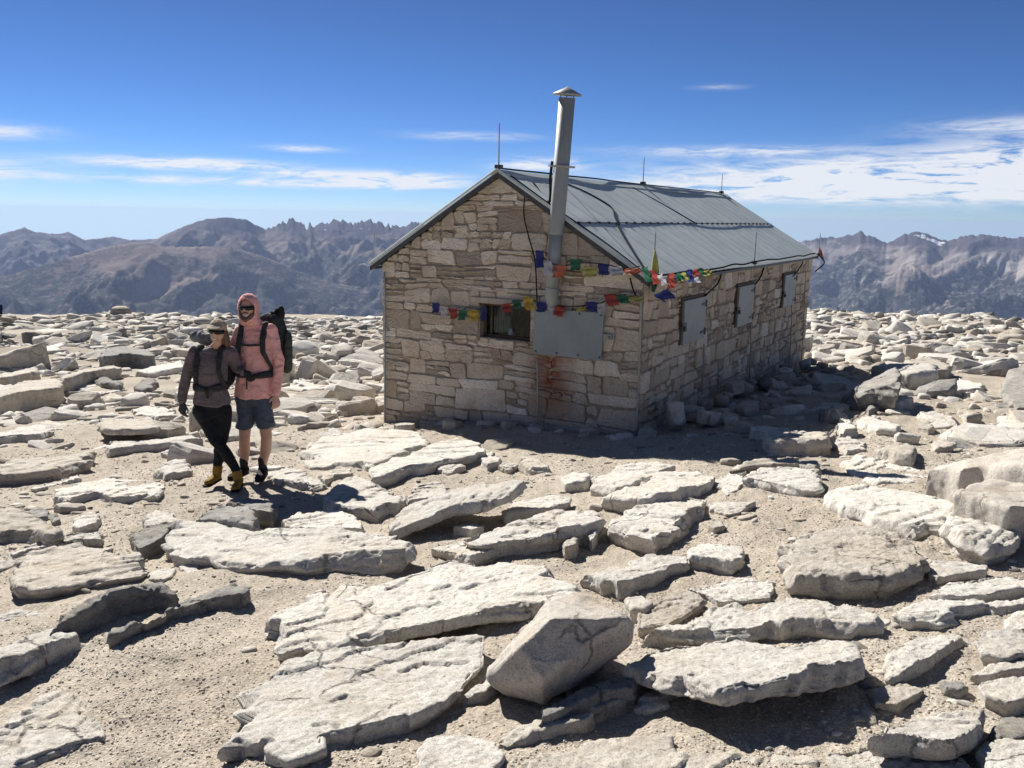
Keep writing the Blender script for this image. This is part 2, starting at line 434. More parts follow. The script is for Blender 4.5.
# label, material letter, drawing tile, height in metres, undercut, top outline (tile units; optional third value = own height)
RK = [
("largest flat white slab at the bottom of the picture, left of the tilted boulder", 'w', 'C', .10, .10, [(65,715),(85,640),(140,500),(240,430),(380,370),(600,345),(900,302),(950,315),(972,400),(900,470),(870,520),(800,580),(680,640),(480,690),(300,755),(210,745),(140,712)]),
("long white slab stretching behind the largest flat slab and the tilted boulder", 'w', 'P', .09, .12, [(256,622),(300,600),(330,586),(390,572),(450,559),(500,560),(548,566),(556,580),(590,588),(600,600),(575,606),(547,603),(500,609),(446,620),(378,633),(333,646),(304,643),(286,647),(271,633)]),
("dark flat stone wedged under the right side of the tilted boulder", 'g', 'D', .10, 0, [(400,575),(520,500),(680,455),(742,465),(735,492),(600,515),(470,585),(395,605)]),
("narrow brown stone lying under the dark flat stone below the tilted boulder", 't', 'D', .07, 0, [(520,575),(560,540),(690,503),(706,540),(600,572)]),
("low rough stone in the shade in front of the tilted boulder", 't', 'D', .08, 0, [(258,680),(290,640),(350,612),(470,592),(600,585),(560,615),(370,662),(290,692)]),
("thin layered ledge behind the wide overhanging slab at lower right", 'w', 'P', .09, 0, [(640,632),(700,608),(735,601),(800,597),(860,602),(887,611),(878,622),(845,626),(800,624),(735,628),(690,634)]),
("wide white slab overhanging a black shadow at lower right of the boulder", 'w', 'P', .21, .16, [(628,664),(650,646),(690,637),(740,632),(800,634),(850,640),(868,656),(858,668),(815,676),(770,682),(724,690),(700,688),(660,674)]),
("small rounded stone beside the left end of the wide overhanging slab", 't', 'D', .09, .05, [(735,530),(790,490),(880,465),(905,480),(850,515),(770,540)]),
("short pale stone in front of the wide overhanging slab's left end", 'w', 'D', .08, .05, [(715,565),(760,545),(830,530),(845,550),(770,575)]),
("thick pale block with a dark front face, right of centre in the foreground", 't', 'P', .16, .06, [(780,548),(800,531),(850,526),(900,533),(921,549),(924,562),(918,571),(890,579),(838,579),(790,577),(782,562)]),
("flat pale stone touching the right side of the thick pale block", 'w', 'E', .07, 0, [(672,72),(790,66),(895,88),(890,102),(720,122),(690,110)]),
("long white slab running to the right edge above the layered ledges", 'w', 'E', .10, .06, [(690,185),(730,150),(880,120),(960,110),(1060,130),(1060,155),(920,178),(780,196)]),
("long low ledge with a broken front edge at the right edge of the picture", 'w', 'E', .09, .05, [(560,240),(640,210),(880,198),(1060,180),(1060,205),(860,238),(720,272),(620,262)]),
("pale flush sheet of rock between the blunt-ended slab and the thick pale block", 'w', 'P', .035, 0, [(690,588),(740,574),(775,582),(770,596),(720,600)]),
("low broken sheet between the thin layered ledge and the brick-shaped block", 't', 'P', .035, 0, [(640,606),(690,588),(705,600),(668,622),(640,626)]),
("pale sheet flush with sand below the pointed white slab, lower right", 'w', 'P', .03, 0, [(830,752),(880,742),(950,750),(980,775),(840,790)]),
("thin sheet of rock between the kite-shaped slab and the overhanging slab", 't', 'P', .03, 0, [(868,690),(900,678),(925,690),(900,706),(875,705)]),
("long pale ledge just below the hut's front shadow, right of centre", 'w', 'P', .05, 0, [(706,478),(735,462),(746,470),(742,490),(720,497)]),
("low slab between the big white ledge slab and the long white slab, left of centre", 'w', 'P', .03, 0, [(430,548),(470,540),(500,548),(470,558)]),
("kite-shaped white slab lying on sand at lower right", 'w', 'E', .06, .05, [(535,412),(590,345),(700,315),(790,310),(812,335),(740,382),(650,432),(570,470),(545,460)]),
("rounded pale rock at the right edge below the long low ledge", 'w', 'E', .10, .06, [(850,330),(890,295),(960,290),(1060,308),(1060,365),(940,385),(870,372)]),
("blunt white rock cut by the right edge, above the rounded pale rock", 'w', 'E', .11, .05, [(945,268),(990,235),(1070,248),(1070,300),(1000,305),(950,292)]),
("thin pale plate at the right edge below the rounded pale rock", 'w', 'E', .04, 0, [(830,455),(900,418),(1060,400),(1060,432),(880,460)]),
("cracked white rock at the right edge next to the thin pale plate", 'w', 'E', .08, .05, [(862,478),(930,455),(1060,450),(1060,525),(960,538),(880,515)]),
("small dark wedge of stone alone on the sand at lower right", 'g', 'E', .06, 0, [(728,475),(790,472),(826,492),(800,508),(745,497)]),
("pointed white slab with a black underside at the lower right corner sand", 'w', 'E', .14, .12, [(485,650),(600,600),(740,580),(880,570),(887,592),(852,640),(780,662),(600,647)]),
("rounded dark grey stone at the lower right corner", 'g', 'E', .14, 0, [(900,640),(940,595),(1010,592),(1050,640),(1000,672),(930,670)]),
("pale rock in the very lower right corner below the dark grey stone", 'w', 'E', .12, 0, [(855,712),(890,672),(960,656),(1070,680),(1070,800),(900,810)]),
("flat tan slab cut off by the bottom edge of the picture, right of centre", 't', 'P', .05, 0, [(506,766),(545,754),(600,741),(650,738),(724,742),(770,747),(824,757),(828,790),(520,795)]),
("grey-white stone at the bottom edge between the largest slab and the flat tan slab", 'w', 'P', .07, .03, [(416,748),(434,735),(470,734),(500,742),(506,755),(492,780),(420,790)]),
("white flake poking out between the largest slab and the tilted boulder", 'w', 'C', .06, 0, [(880,520),(930,485),(985,440),(1010,410),(1020,470),(960,510),(900,528)]),
("cracked low white slab sunk in sand at the lower left corner", 'w', 'B', .05, 0, [(-50,640),(60,560),(150,500),(235,475),(310,505),(300,560),(385,600),(370,640),(200,690),(60,735),(-50,770)]),
("tilted white slab at the left edge above the lower left corner", 'w', 'B', .17, .12, [(-50,345),(100,285),(200,260),(290,255),(302,282),(240,310),(130,350),(-50,410)]),
("small pale stone at the right tip of the tilted slab on the left edge", 't', 'B', .06, 0, [(300,330),(345,314),(382,335),(340,355),(305,355)]),
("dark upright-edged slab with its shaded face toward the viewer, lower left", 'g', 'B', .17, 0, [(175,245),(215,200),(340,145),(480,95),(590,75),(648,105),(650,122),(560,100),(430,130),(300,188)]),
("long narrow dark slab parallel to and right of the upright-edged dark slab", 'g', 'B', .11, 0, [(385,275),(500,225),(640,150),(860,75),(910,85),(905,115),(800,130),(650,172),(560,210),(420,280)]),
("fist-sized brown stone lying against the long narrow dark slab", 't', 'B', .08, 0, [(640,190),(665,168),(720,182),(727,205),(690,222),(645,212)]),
("short dark splinter in front of the long narrow dark slab", 'g', 'B', .06, 0, [(408,300),(470,262),(560,243),(569,262),(480,290),(430,307)]),
("low white sliver at the left edge beside the tilted slab", 'w', 'B', .03, 0, [(-30,215),(60,182),(170,190),(180,202),(50,226)]),
("stepped pale slab with layered edges on the left", 't', 'A', .13, .10, [(28,610),(45,560),(110,510),(280,480),(390,505),(480,530),(512,575),(480,592),(400,607),(280,627),(130,647),(60,642)]),
("thick shaded wedge at the left edge above the stepped pale slab", 't', 'A', .15, .05, [(-40,385),(60,370),(130,400),(230,450),(180,470),(100,447),(-40,440)]),
("thin pale plate just above the stepped pale slab", 'w', 'A', .05, 0, [(18,525),(120,480),(270,445),(350,455),(346,475),(270,477),(130,502),(40,532)]),
("dark round stone on sand above the thin pale plate at left", 'g', 'A', .12, 0, [(93,378),(130,360),(165,375),(163,400),(120,407)]),
("smaller brown pebble touching the dark round stone at left", 'g', 'A', .07, 0, [(155,392),(195,380),(207,405),(180,417)]),
("small flat pale stone right of the dark round stone at left", 'w', 'A', .07, 0, [(243,410),(290,385),(346,390),(330,415),(270,437),(245,430)]),
("blocky pale stone below the hikers' left, above the big ledge slab", 'w', 'A', .08, 0, [(488,405),(530,375),(592,378),(597,405),(540,427),(495,427)]),
("dark layered stone leaning on the left end of the big ledge slab", 'g', 'A', .08, 0, [(440,452),(510,425),(602,408),(592,440),(520,485),(470,502)]),
("small pale stone right of the stepped pale slab's tip", 'w', 'A', .07, 0, [(500,590),(540,572),(600,570),(595,600),(560,615),(510,612)]),
("broken white flake between the stepped slab and the big ledge slab", 'w', 'A', .06, 0, [(610,565),(680,558),(700,590),(680,612),(640,610)]),
("big white ledge slab below the hikers' shadow, with a split front edge", 'w', 'P', .15, .06, [(165,541),(175,521),(205,518),(260,527),(330,529),(390,535),(420,545),(417,555),(395,558),(340,558),(300,563),(250,563),(210,560),(170,555)]),
("flat white slab left of the hikers' feet", 'w', 'A', .07, .05, [(178,312),(250,280),(400,260),(530,270),(557,298),(540,322),(380,333),(330,320),(220,345),(185,340)]),
("thick pale slab with a dark front at the left edge, level with the hikers' feet", 't', 'A', .19, .06, [(-40,232),(60,200),(200,190),(320,175),(312,202),(265,215),(180,235),(50,252),(-40,252)]),
("thick tabletop slab propped over its own shadow, left of the hikers", 't', 'A', .20, .12, [(340,92),(330,60),(400,50),(520,72),(556,85),(550,102),(440,107),(350,102)]),
("long low white ledge between the tabletop slab and the hikers", 'w', 'A', .10, .04, [(358,160),(380,140),(500,135),(640,122),(695,133),(600,150),(440,165),(365,174)]),
("flat white slab at far left below the dark rubble", 'w', 'A', .07, 0, [(-40,115),(100,85),(200,60),(290,70),(240,92),(140,120),(-40,142)]),
("squarish white block just left of the woman's boots", 'w', 'A', .12, .05, [(528,242),(560,210),(640,204),(655,238),(600,252),(560,262)]),
("small white flake above the squarish block near the woman's knees", 'w', 'A', .06, 0, [(543,182),(590,155),(636,150),(630,175),(590,192)]),
("pale slab behind the woman's legs at her left", 'w', 'A', .10, 0, [(448,30),(500,20),(600,33),(602,55),(540,62),(450,47)]),
("thin pale slab below the thick slab at the left edge", 'w', 'A', .05, 0, [(103,297),(210,265),(275,250),(276,270),(200,282),(120,302)]),
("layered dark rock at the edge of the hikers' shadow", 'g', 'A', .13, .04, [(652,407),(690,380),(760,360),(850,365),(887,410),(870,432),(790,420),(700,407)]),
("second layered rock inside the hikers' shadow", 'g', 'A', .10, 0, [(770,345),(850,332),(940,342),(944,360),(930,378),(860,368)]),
("white slab in front of the hut's left corner, sunlit on its left half", 'w', 'H', .11, 0, [(70,190),(140,140),(330,108),(520,120),(565,158),(330,242),(250,230),(110,242)]),
("broad white slab with a long dark front edge before the hut's window wall", 'w', 'H', .16, .06, [(318,248),(560,165),(640,145),(720,150),(762,172),(750,188),(620,215),(470,245),(375,277),(325,288)]),
("dark-sided small block right of the man's feet", 't', 'H', .11, 0, [(143,280),(150,260),(210,240),(266,245),(270,265),(200,272),(170,290)]),
("flat greyish slab right of the hikers' shadow", 'w', 'H', .10, .04, [(158,342),(220,290),(280,280),(400,320),(472,345),(440,372),(370,397),(280,387),(170,382)]),
("low slab with a rusty spot below the hikers' shadow's right end", 'w', 'H', .08, 0, [(8,442),(60,410),(200,395),(300,430),(317,465),(170,462),(100,457),(40,457)]),
("sunlit white slab at the man's left foot", 'w', 'H', .06, 0, [(-60,255),(0,242),(60,240),(120,268),(172,308),(120,322),(-20,292)]),
("narrow tilted slab raised at its right end, centre of the picture", 'w', 'H', .07, .14, [(378,457,.08),(440,400,.10),(560,345,.15),(700,310,.20),(850,293,.24),(907,295,.25),(842,345,.22),(780,375,.18),(650,402,.13),(500,452,.09),(400,482,.07)]),
("low pale stone behind the narrow tilted slab", 'w', 'H', .05, 0, [(458,342),(480,320),(560,298),(622,320),(640,340),(540,362),(465,362)]),
("elongated white slab with a dark lower edge right of the narrow tilted slab", 'w', 'G', .13, .08, [(75,442),(130,415),(250,380),(380,350),(490,345),(527,365),(520,385),(440,410),(330,430),(220,445),(100,460)]),
("flat pale slab filling the gap behind the elongated white slab", 'w', 'G', .07, 0, [(198,352),(240,320),(360,295),(422,310),(415,322),(350,347),(270,357),(210,362)]),
("pale upper slab at the edge of the hut's shadow, centre", 'w', 'G', .10, 0, [(483,272),(490,230),(560,205),(690,198),(757,205),(700,232),(560,287)]),
("grey slab with a dark notched front overlapping the pale upper slab", 'w', 'G', .15, .04, [(508,302),(560,283),(700,225),(830,220),(882,240),(850,267),(780,300),(650,322),(560,312)]),
("broad white slab with a blunt right end below the notched grey slab", 'w', 'G', .11, .06, [(523,382),(600,345),(700,320),(800,305),(862,310),(850,342),(800,382),(740,422),(690,442),(600,427),(540,402)]),
("low stone right of the blunt-ended white slab", 'w', 'G', .06, 0, [(858,332),(900,325),(1012,325),(960,352),(920,362),(860,347)]),
("brick-shaped pale block alone on the sand, right of centre", 'w', 'G', .11, .03, [(788,482),(830,456),(970,460),(977,505),(940,522),(860,507),(800,502)]),
("sunken flat slab behind the tilted boulder, left of the brick-shaped block", 'w', 'G', .05, 0, [(445,562),(560,530),(680,500),(800,510),(790,532),(700,562),(620,592),(570,602),(550,592)]),
("small pale block on the edge of the hut's front shadow", 'w', 'G', .09, 0, [(378,242),(420,225),(470,228),(487,250),(460,262),(400,267)]),
("brownish wedge of stone half in the hut's front shadow", 't', 'G', .10, 0, [(243,192),(270,170),(340,200),(357,217),(290,217)]),
("fist-sized white stone left of the brownish wedge", 'w', 'G', .09, 0, [(118,177),(160,160),(199,180),(192,197),(150,202)]),
("thin white flake below the fist-sized white stone", 'w', 'G', .03, 0, [(183,212),(220,195),(262,208),(222,222)]),
("flat pale flake left of the fist-sized white stone", 'w', 'H', .04, 0, [(555,250),(640,230),(674,240),(620,264)]),
("pebble under the right tip of the elongated white slab", 't', 'G', .06, 0, [(393,457),(420,440),(442,445),(437,462),(400,470)]),
("round pebble beside the right tip of the elongated white slab", 'w', 'G', .08, 0, [(458,422),(490,403),(507,420),(487,442)]),
("small flat stone alone on sand above the brick-shaped block", 't', 'G', .05, 0, [(858,397),(900,385),(912,400),(880,407)]),
("small white chip on sand behind the tilted boulder's right shoulder", 'w', 'D', .05, 0, [(688,195),(750,185),(787,215),(760,237),(710,225)]),
("flat white sliver under the narrow tilted slab", 'w', 'G', .03, 0, [(43,405),(100,395),(142,405),(100,417)]),
("layered block with a shaded side at the corner of the hut's shadow, right", 't', 'F', .19, .04, [(138,320),(200,293),(340,308),(377,325),(350,345),(250,345),(160,340)]),
("long white slab with a dark side below the hut's shadow at right", 'w', 'F', .17, .05, [(63,457),(110,425),(230,425),(330,440),(342,490),(330,507),(240,497),(120,472)]),
("grey slab lying behind the long white slab below the hut's shadow", 't', 'F', .10, 0, [(8,442),(100,405),(240,400),(322,415),(320,440),(230,422),(100,423)]),
("long ridged slab sloping down to the right below the big right boulders", 'w', 'F', .13, .05, [(328,542),(345,505),(430,490),(600,510),(750,540),(800,570),(750,640),(640,657),(520,617),(400,577)]),
("rounded thick end slab overlapping the long ridged slab at right", 'w', 'F', .20, .08, [(743,592),(820,565),(930,580),(1000,620),(1010,660),(985,692),(900,707),(800,680),(748,640)]),
("large low pale slab behind the long ridged slab", 'w', 'F', .05, 0, [(393,422),(450,395),(560,405),(700,425),(712,470),(640,500),(520,495),(430,460)]),
("blocky pale rock with a shaded right side above the low pale slab", 't', 'F', .16, 0, [(513,372),(560,345),(640,345),(657,370),(650,402),(560,392)]),
("flat white stone left of the blocky pale rock at right", 'w', 'F', .06, 0, [(368,347),(420,325),(482,350),(492,370),(420,374)]),
("upright pale wedge on the sand right of the hut's shadow", 'w', 'F', .20, 0, [(383,302),(400,260),(440,268),(457,310),(400,322)]),
("flat pale slab right of the upright pale wedge", 'w', 'F', .09, 0, [(448,262),(530,253),(602,290),(592,307),(520,302),(460,287)]),
("grey slab leaning on other stones at the far end of the hut's shadow", 'g', 'F', .3, .10, [(428,172,.22),(500,120,.38),(590,93,.5),(605,115,.5),(600,135,.46),(520,165,.32),(450,187,.22)]),
("dark block under the lower end of the leaning grey slab", 'g', 'F', .20, 0, [(410,185),(470,172),(492,200),(470,217),(425,212)]),
("small triangular stone in front of the leaning grey slab", 'g', 'F', .16, 0, [(478,217),(495,185),(537,225),(500,242)]),
("low pale ledge right of the small triangular stone", 'w', 'F', .12, 0, [(500,192),(600,185),(662,200),(600,217),(520,217)]),
("rounded white slab behind the leaning grey slab", 'w', 'F', .28, .05, [(528,88),(640,68),(720,88),(727,110),(640,117),(560,112)]),
("long shaded slab behind the rounded white slab at right", 't', 'F', .28, .04, [(613,68),(690,50),(782,80),(770,97),(720,97),(640,82)]),
("huge pale boulder at the right edge, sloping toward the viewer", 'b', 'F', .4, .05, [(665,512,.08),(720,430,.25),(800,330,.50),(880,305,.55),(960,290,.58),(1080,268,.62),(1250,262,.6),(1330,330,.45),(1290,420,.3),(1080,430,.42),(960,395,.45),(880,420,.36),(800,490,.2),(730,525,.08)]),
("smooth pale boulder at the right edge in front of the huge boulder", 'b', 'F', .28, .10, [(785,515),(840,490),(940,465),(1080,455),(1190,470),(1200,540),(1080,560),(980,570),(880,540)]),
("large shaded grey boulder at the right edge behind the huge pale boulder", 'g', 'F', .55, 0, [(943,168),(985,105),(1060,75),(1060,215),(990,217),(960,192)]),
("small tan block on sand left of the huge pale boulder", 't', 'F', .12, 0, [(708,352),(740,330),(787,345),(780,362),(720,370)]),
("flat white slab behind the huge pale boulder", 'w', 'F', .10, 0, [(735,182),(800,130),(882,150),(892,165),(780,172)]),
("narrow pale ledge above the sand patch at right", 'w', 'F', .12, 0, [(655,242),(720,235),(802,260),(802,277),(700,262)]),
("small low stone on the sand patch left of the huge boulder", 't', 'F', .07, 0, [(648,292),(690,282),(727,295),(700,304)]),
("dark-fronted stone at the right end of the narrow pale ledge", 't', 'F', .14, 0, [(797,227),(870,240),(882,258),(830,260)]),
("small dark stone by the edge of the hut's shadow at right", 'g', 'F', .09, 0, [(322,247),(370,225),(400,238),(370,252)]),
("thin pale slab just outside the hut's shadow at right", 'w', 'F', .08, 0, [(298,232),(340,213),(440,218),(402,234)]),
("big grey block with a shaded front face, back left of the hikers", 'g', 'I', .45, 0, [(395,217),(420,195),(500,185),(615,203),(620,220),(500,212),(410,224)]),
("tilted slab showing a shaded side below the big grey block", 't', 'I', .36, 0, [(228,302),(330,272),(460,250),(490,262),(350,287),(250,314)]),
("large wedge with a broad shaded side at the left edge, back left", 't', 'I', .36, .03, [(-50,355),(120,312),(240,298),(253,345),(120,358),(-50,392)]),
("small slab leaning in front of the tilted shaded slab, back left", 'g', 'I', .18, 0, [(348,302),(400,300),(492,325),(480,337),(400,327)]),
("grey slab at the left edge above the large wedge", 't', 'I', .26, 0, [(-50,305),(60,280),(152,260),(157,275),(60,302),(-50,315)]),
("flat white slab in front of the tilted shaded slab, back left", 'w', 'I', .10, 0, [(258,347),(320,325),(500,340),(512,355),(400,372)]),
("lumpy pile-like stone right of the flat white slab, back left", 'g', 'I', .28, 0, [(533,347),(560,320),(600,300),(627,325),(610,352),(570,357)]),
("brown lump of rock below the flat white slab, back left", 't', 'I', .20, 0, [(408,392),(440,370),(490,380),(492,402),(420,400)]),
("long pale slab right of the big grey block, left of the hikers", 'w', 'I', .22, .04, [(538,282),(620,260),(730,238),(745,262),(600,292)]),
("white slab far back above the big grey block", 'w', 'I', .18, 0, [(108,142),(190,110),(262,120),(250,142),(140,157)]),
("tilted pale slab above the grey slab at back left", 'w', 'I', .22, 0, [(128,212),(200,180),(262,168),(230,202),(150,222)]),
]
MATK = {'w': 'granite', 't': 'granite_tan', 'g': 'granite_grey', 'b': 'boulder'}

def outline(pts, step, jit, seed):
    P = np.array(pts, float); out = []
    size = np.ptp(P[:, :2], 0).max()
    for i in range(len(P)):
        a, b = P[i], P[(i + 1) % len(P)]; L = np.hypot(*(b - a)[:2]); n = max(1, int(L / step))
        for k in range(n): out.append(a + (b - a) * k / n)
    P = np.array(out); c = P.mean(0)
    d = P[:, :2] - c[:2]; ang = d / (np.linalg.norm(d, axis=1, keepdims=True) + 1e-9)
    nz = fbm(np.stack([P[:, 0] * 4 / size, P[:, 1] * 4 / size, np.full(len(P), seed * 1.7)], 1), 5, seed, .6)
    R = np.random.RandomState(seed); kn = np.arange(0, len(P) + 3, 3); nz = nz * .5 + .7 * np.interp(np.arange(len(P)), kn, R.normal(0, .8, len(kn)))
    P[:, :2] += ang * (nz * jit * size)[:, None]
    return P

def prism(P, uc, depth, seed, prop=0):
    c = P.mean(0); n = len(P); V = []
    ground_z = G(P[:, 0], P[:, 1])
    top_in = P.copy(); top_in[:, :2] = c[:2] + (P[:, :2] - c[:2]) * .965
    mid = P.copy(); hgt = np.maximum(.02, P[:, 2] - ground_z); mid[:, 2] -= np.minimum(.03, hgt * .25)
    low = P.copy(); low[:, :2] = c[:2] + (P[:, :2] - c[:2]) * (1 - uc * .35); low[:, 2] -= hgt * .62
    bot = P.copy(); bot[:, :2] = c[:2] + (P[:, :2] - c[:2]) * (1 - uc * 1.6 if uc else .99); bot[:, 2] = ground_z - depth
    if prop:                                    # propped slab: a plate whose near edge stands clear of the ground
        low[:, :2] = c[:2] + (P[:, :2] - c[:2]) * .985; low[:, 2] = P[:, 2] - prop * .7
        bot[:, :2] = c[:2] + (P[:, :2] - c[:2]) * .86; bot[:, 2] = P[:, 2] - prop
    V = np.concatenate([top_in, mid, low, bot])
    F = [tuple(range(n))]
    for r in range(3):
        for k in range(n):
            F.append((r*n + (k+1) % n, r*n + k, (r+1)*n + k, (r+1)*n + (k+1) % n))
    F.append(tuple(3*n + k for k in range(n))[::-1])
    return V, F, c

def chip(V, N, seed, size, vox):
    """knock flat facets off the upper edges"""
    R = np.random.RandomState(seed + 500); V = V.copy()
    edge = np.where((N[:, 2] > .25) & (N[:, 2] < .85))[0]
    if len(edge) == 0: return V
    for _ in range(int(10 + 14 * min(2.2, size))):
        i = edge[R.randint(len(edge))]; p = V[i]; n = N[i].copy(); n[2] = R.uniform(.1, 1.1); n[:2] /= np.linalg.norm(n[:2]) + 1e-6
        n[:2] += R.normal(0, .10, 2); n /= np.linalg.norm(n); depth = min(size, 1.4) * R.uniform(.003, .02) * R.uniform(.3, 1)
        rr = R.uniform(.06, .15) * min(size, 1.3); near = np.linalg.norm(V - p, axis=1) < rr
        e = (V - p) @ n + depth; m = near & (e > 0); V[m] -= n * e[m][:, None]
    return V

def roughen(me, seed, size, vox, terr=1.0, smoothrock=False):
    V = get_v(me); N = get_n(me); S = V + seed * 3.37
    up = sstep(.45, .85, N[:, 2])[:, None]; side = 1 - np.abs(N[:, 2:3])
    k = min(1.0, size / .8)
    d = N * (fbm(S * 1.6 / max(.35, size), 3, seed) * ((.028 if smoothrock else .011) * size))[:, None]
    if smoothrock:
        d = d + N * (fbm(S * 9, 4, seed + 2, .5) * .008)[:, None]
    else:
        # split layers along the sides, a few broken steps on top, fine grain all over
        an = seed * 1.9; ca, sa = math.cos(an * .13), math.sin(an * .13); u_ = S[:, 0] * ca + S[:, 1] * sa; w_ = S[:, 1] * ca - S[:, 0] * sa
        lay = vnoise(np.stack([S[:, 0] * 1.5, S[:, 1] * 1.5, S[:, 2] * 30], 1), seed + 4)
        d = d + N * (side[:, 0] * np.round(lay * 2.6) / 2.6 * .022 * k)[:, None]
        t = fbm(np.stack([u_ * 1.5, w_ * 2.3, S[:, 2] * 0], 1) / max(.5, size), 4, seed + 6, .46) * 2.0 + 5
        fr = t - np.floor(t); step = np.floor(t) + sstep(.0, .05, fr)
        d[:, 2] += (up[:, 0] * (step - 5.5) * .014 * k * terr)
        cr = np.abs(fbm(np.stack([u_ * 1.1, w_ * 2.6, S[:, 2] * .4], 1), 5, seed + 15, .55)); gr = vnoise(S * 1.1, seed + 19)
        d[:, 2] -= up[:, 0] * (1 - sstep(.0, .022, cr)) * sstep(-.05, .25, gr) * .016 * k
        d = d + N * (fbm(S * 11, 4, seed + 2, .66) * .0035 * k)[:, None]
        d = d + N * (fbm(S * 38, 3, seed + 12, .7) * .0036)[:, None]
        V = chip(V, N, seed, size, vox)
    set_v(me, V + d)

def traced_rocks():
    jobs, meta = [], []
    for i, (label, m, tile, h, uc, pts) in enumerate(RK):
        ox, oy, s = T[tile]
        prop = {.16: .10, .12: .10, .14: .08}.get(uc, 0)
        if .06 <= uc: uc = uc * 1.5
        W = []
        if not prop and m != 'b' and m != 'g' and h < .2: h *= .66
        px_w = max(p[0] for p in pts) - min(p[0] for p in pts); ys = [p[1] for p in pts]
        if len(pts[0]) < 3 and not prop and m != 'b':         # small stones stay low
            d_ = hit(ox + pts[0][0] / s, oy + max(ys) / s)[1]; h = min(h, max(.022, .27 * px_w / s * d_ / FOC))
        for p in pts:
            hh = p[2] if len(p) > 2 else h
            if prop and len(p) < 3:              # lean it back so that its far edge rests on the ground
                hh = h - (max(ys) - p[1]) / (max(ys) - min(ys)) * (h - prop + .03)
            W.append(hit(ox + p[0] / s, oy + p[1] / s, hh))
        W = np.array(W); A = np.c_[np.ones(len(W)), W[:, :2]]
        co = np.linalg.lstsq(A, W[:, 2], rcond=None)[0]; W[:, 2] = A @ co
        size = float(np.ptp(W[:, :2], 0).max()); dist = float(np.hypot(*W[:, :2].mean(0)))
        vox = min(.05, max(.0095, dist * .0023, size / 190)); vox = min(vox, max(.006, h * .3))
        P = outline(W, max(.02, size / 45), .020, i + 1)
        V, F, c = prism(P, uc, .14, i, prop)
        c = np.array([c[0], c[1], float(G(c[0], c[1]))])
        jobs.append((mesh('rock', V - c, F, False), vox, 0)); meta.append((label, m, c, size, vox, i))
    for me, (label, m, c, size, vox, i) in zip(remesh_many(jobs), meta):
        roughen(me, i + 1, size, vox, smoothrock=(m == 'b'))
        o = obj('rock', me, M[MATK[m]], None, tuple(c))
        tag(o, label, 'rock' if any(w in label for w in ('boulder', 'stone', 'block', 'pebble', 'rock')) else 'rock slab', 'granite slabs and stones on the ground')
    return [(c[0], c[1], size) for (_, _, c, size, _, _) in meta]
OCC = traced_rocks()

# ------------------------------------------------------------------ the tilted faceted boulder in the foreground
def big_boulder():
    ox, oy, s = T['D']
    base = hit(ox + 415/s, oy + 560/s, 0.02); d0 = base @ FWD * 0 + (base - CAM) @ FWD
    pts = [(430,200,.34),(540,178,.48),(600,205,.42),(692,250,.22),(722,282,.30),(705,340,.16),(690,258,.10),(435,262,-.02),(330,362,-.05),(400,290,.05),
           (235,462,.06),(258,492,.05),(240,440,.16),(415,552,.0),(411,470,-.12),(520,500,.05),(640,402,.12),(300,520,.18),(560,470,.40),(600,330,.50),(280,480,.40),(330,330,.30)]
    V = []
    for x, y, dd in pts:
        v = ray(ox + x/s, oy + y/s); V.append(CAM + v * (d0 + dd))
    V = np.array(V); c = V.mean(0)
    bm = bmesh.new()
    for p in V - c: bm.verts.new(p)
    r = bmesh.ops.convex_hull(bm, input=bm.verts)
    for v in [v for v in bm.verts if not v.link_faces]: bm.verts.remove(v)
    bmesh.ops.recalc_face_normals(bm, faces=bm.faces)
    bmesh.ops.bevel(bm, geom=bm.edges[:], offset=.005, segments=1, affect='EDGES')
    me = D.meshes.new('boulder'); bm.to_mesh(me); bm.free()
    me = remesh_many([(me, .008, 1)])[0]
    Vv = get_v(me); N = get_n(me)
    dd = fbm(Vv * 3, 4, 77) * .010 + fbm(Vv * 14, 4, 78) * .004 + np.round(vnoise(Vv * (3, 3, 5), 79) * 2) * .004
    set_v(me, Vv + N * dd[:, None])
    o = obj('boulder', me, M['boulder'], None, tuple(c))
    tag(o, "angular pale boulder perched tilted on flat slabs in the centre foreground", 'boulder')
big_boulder()

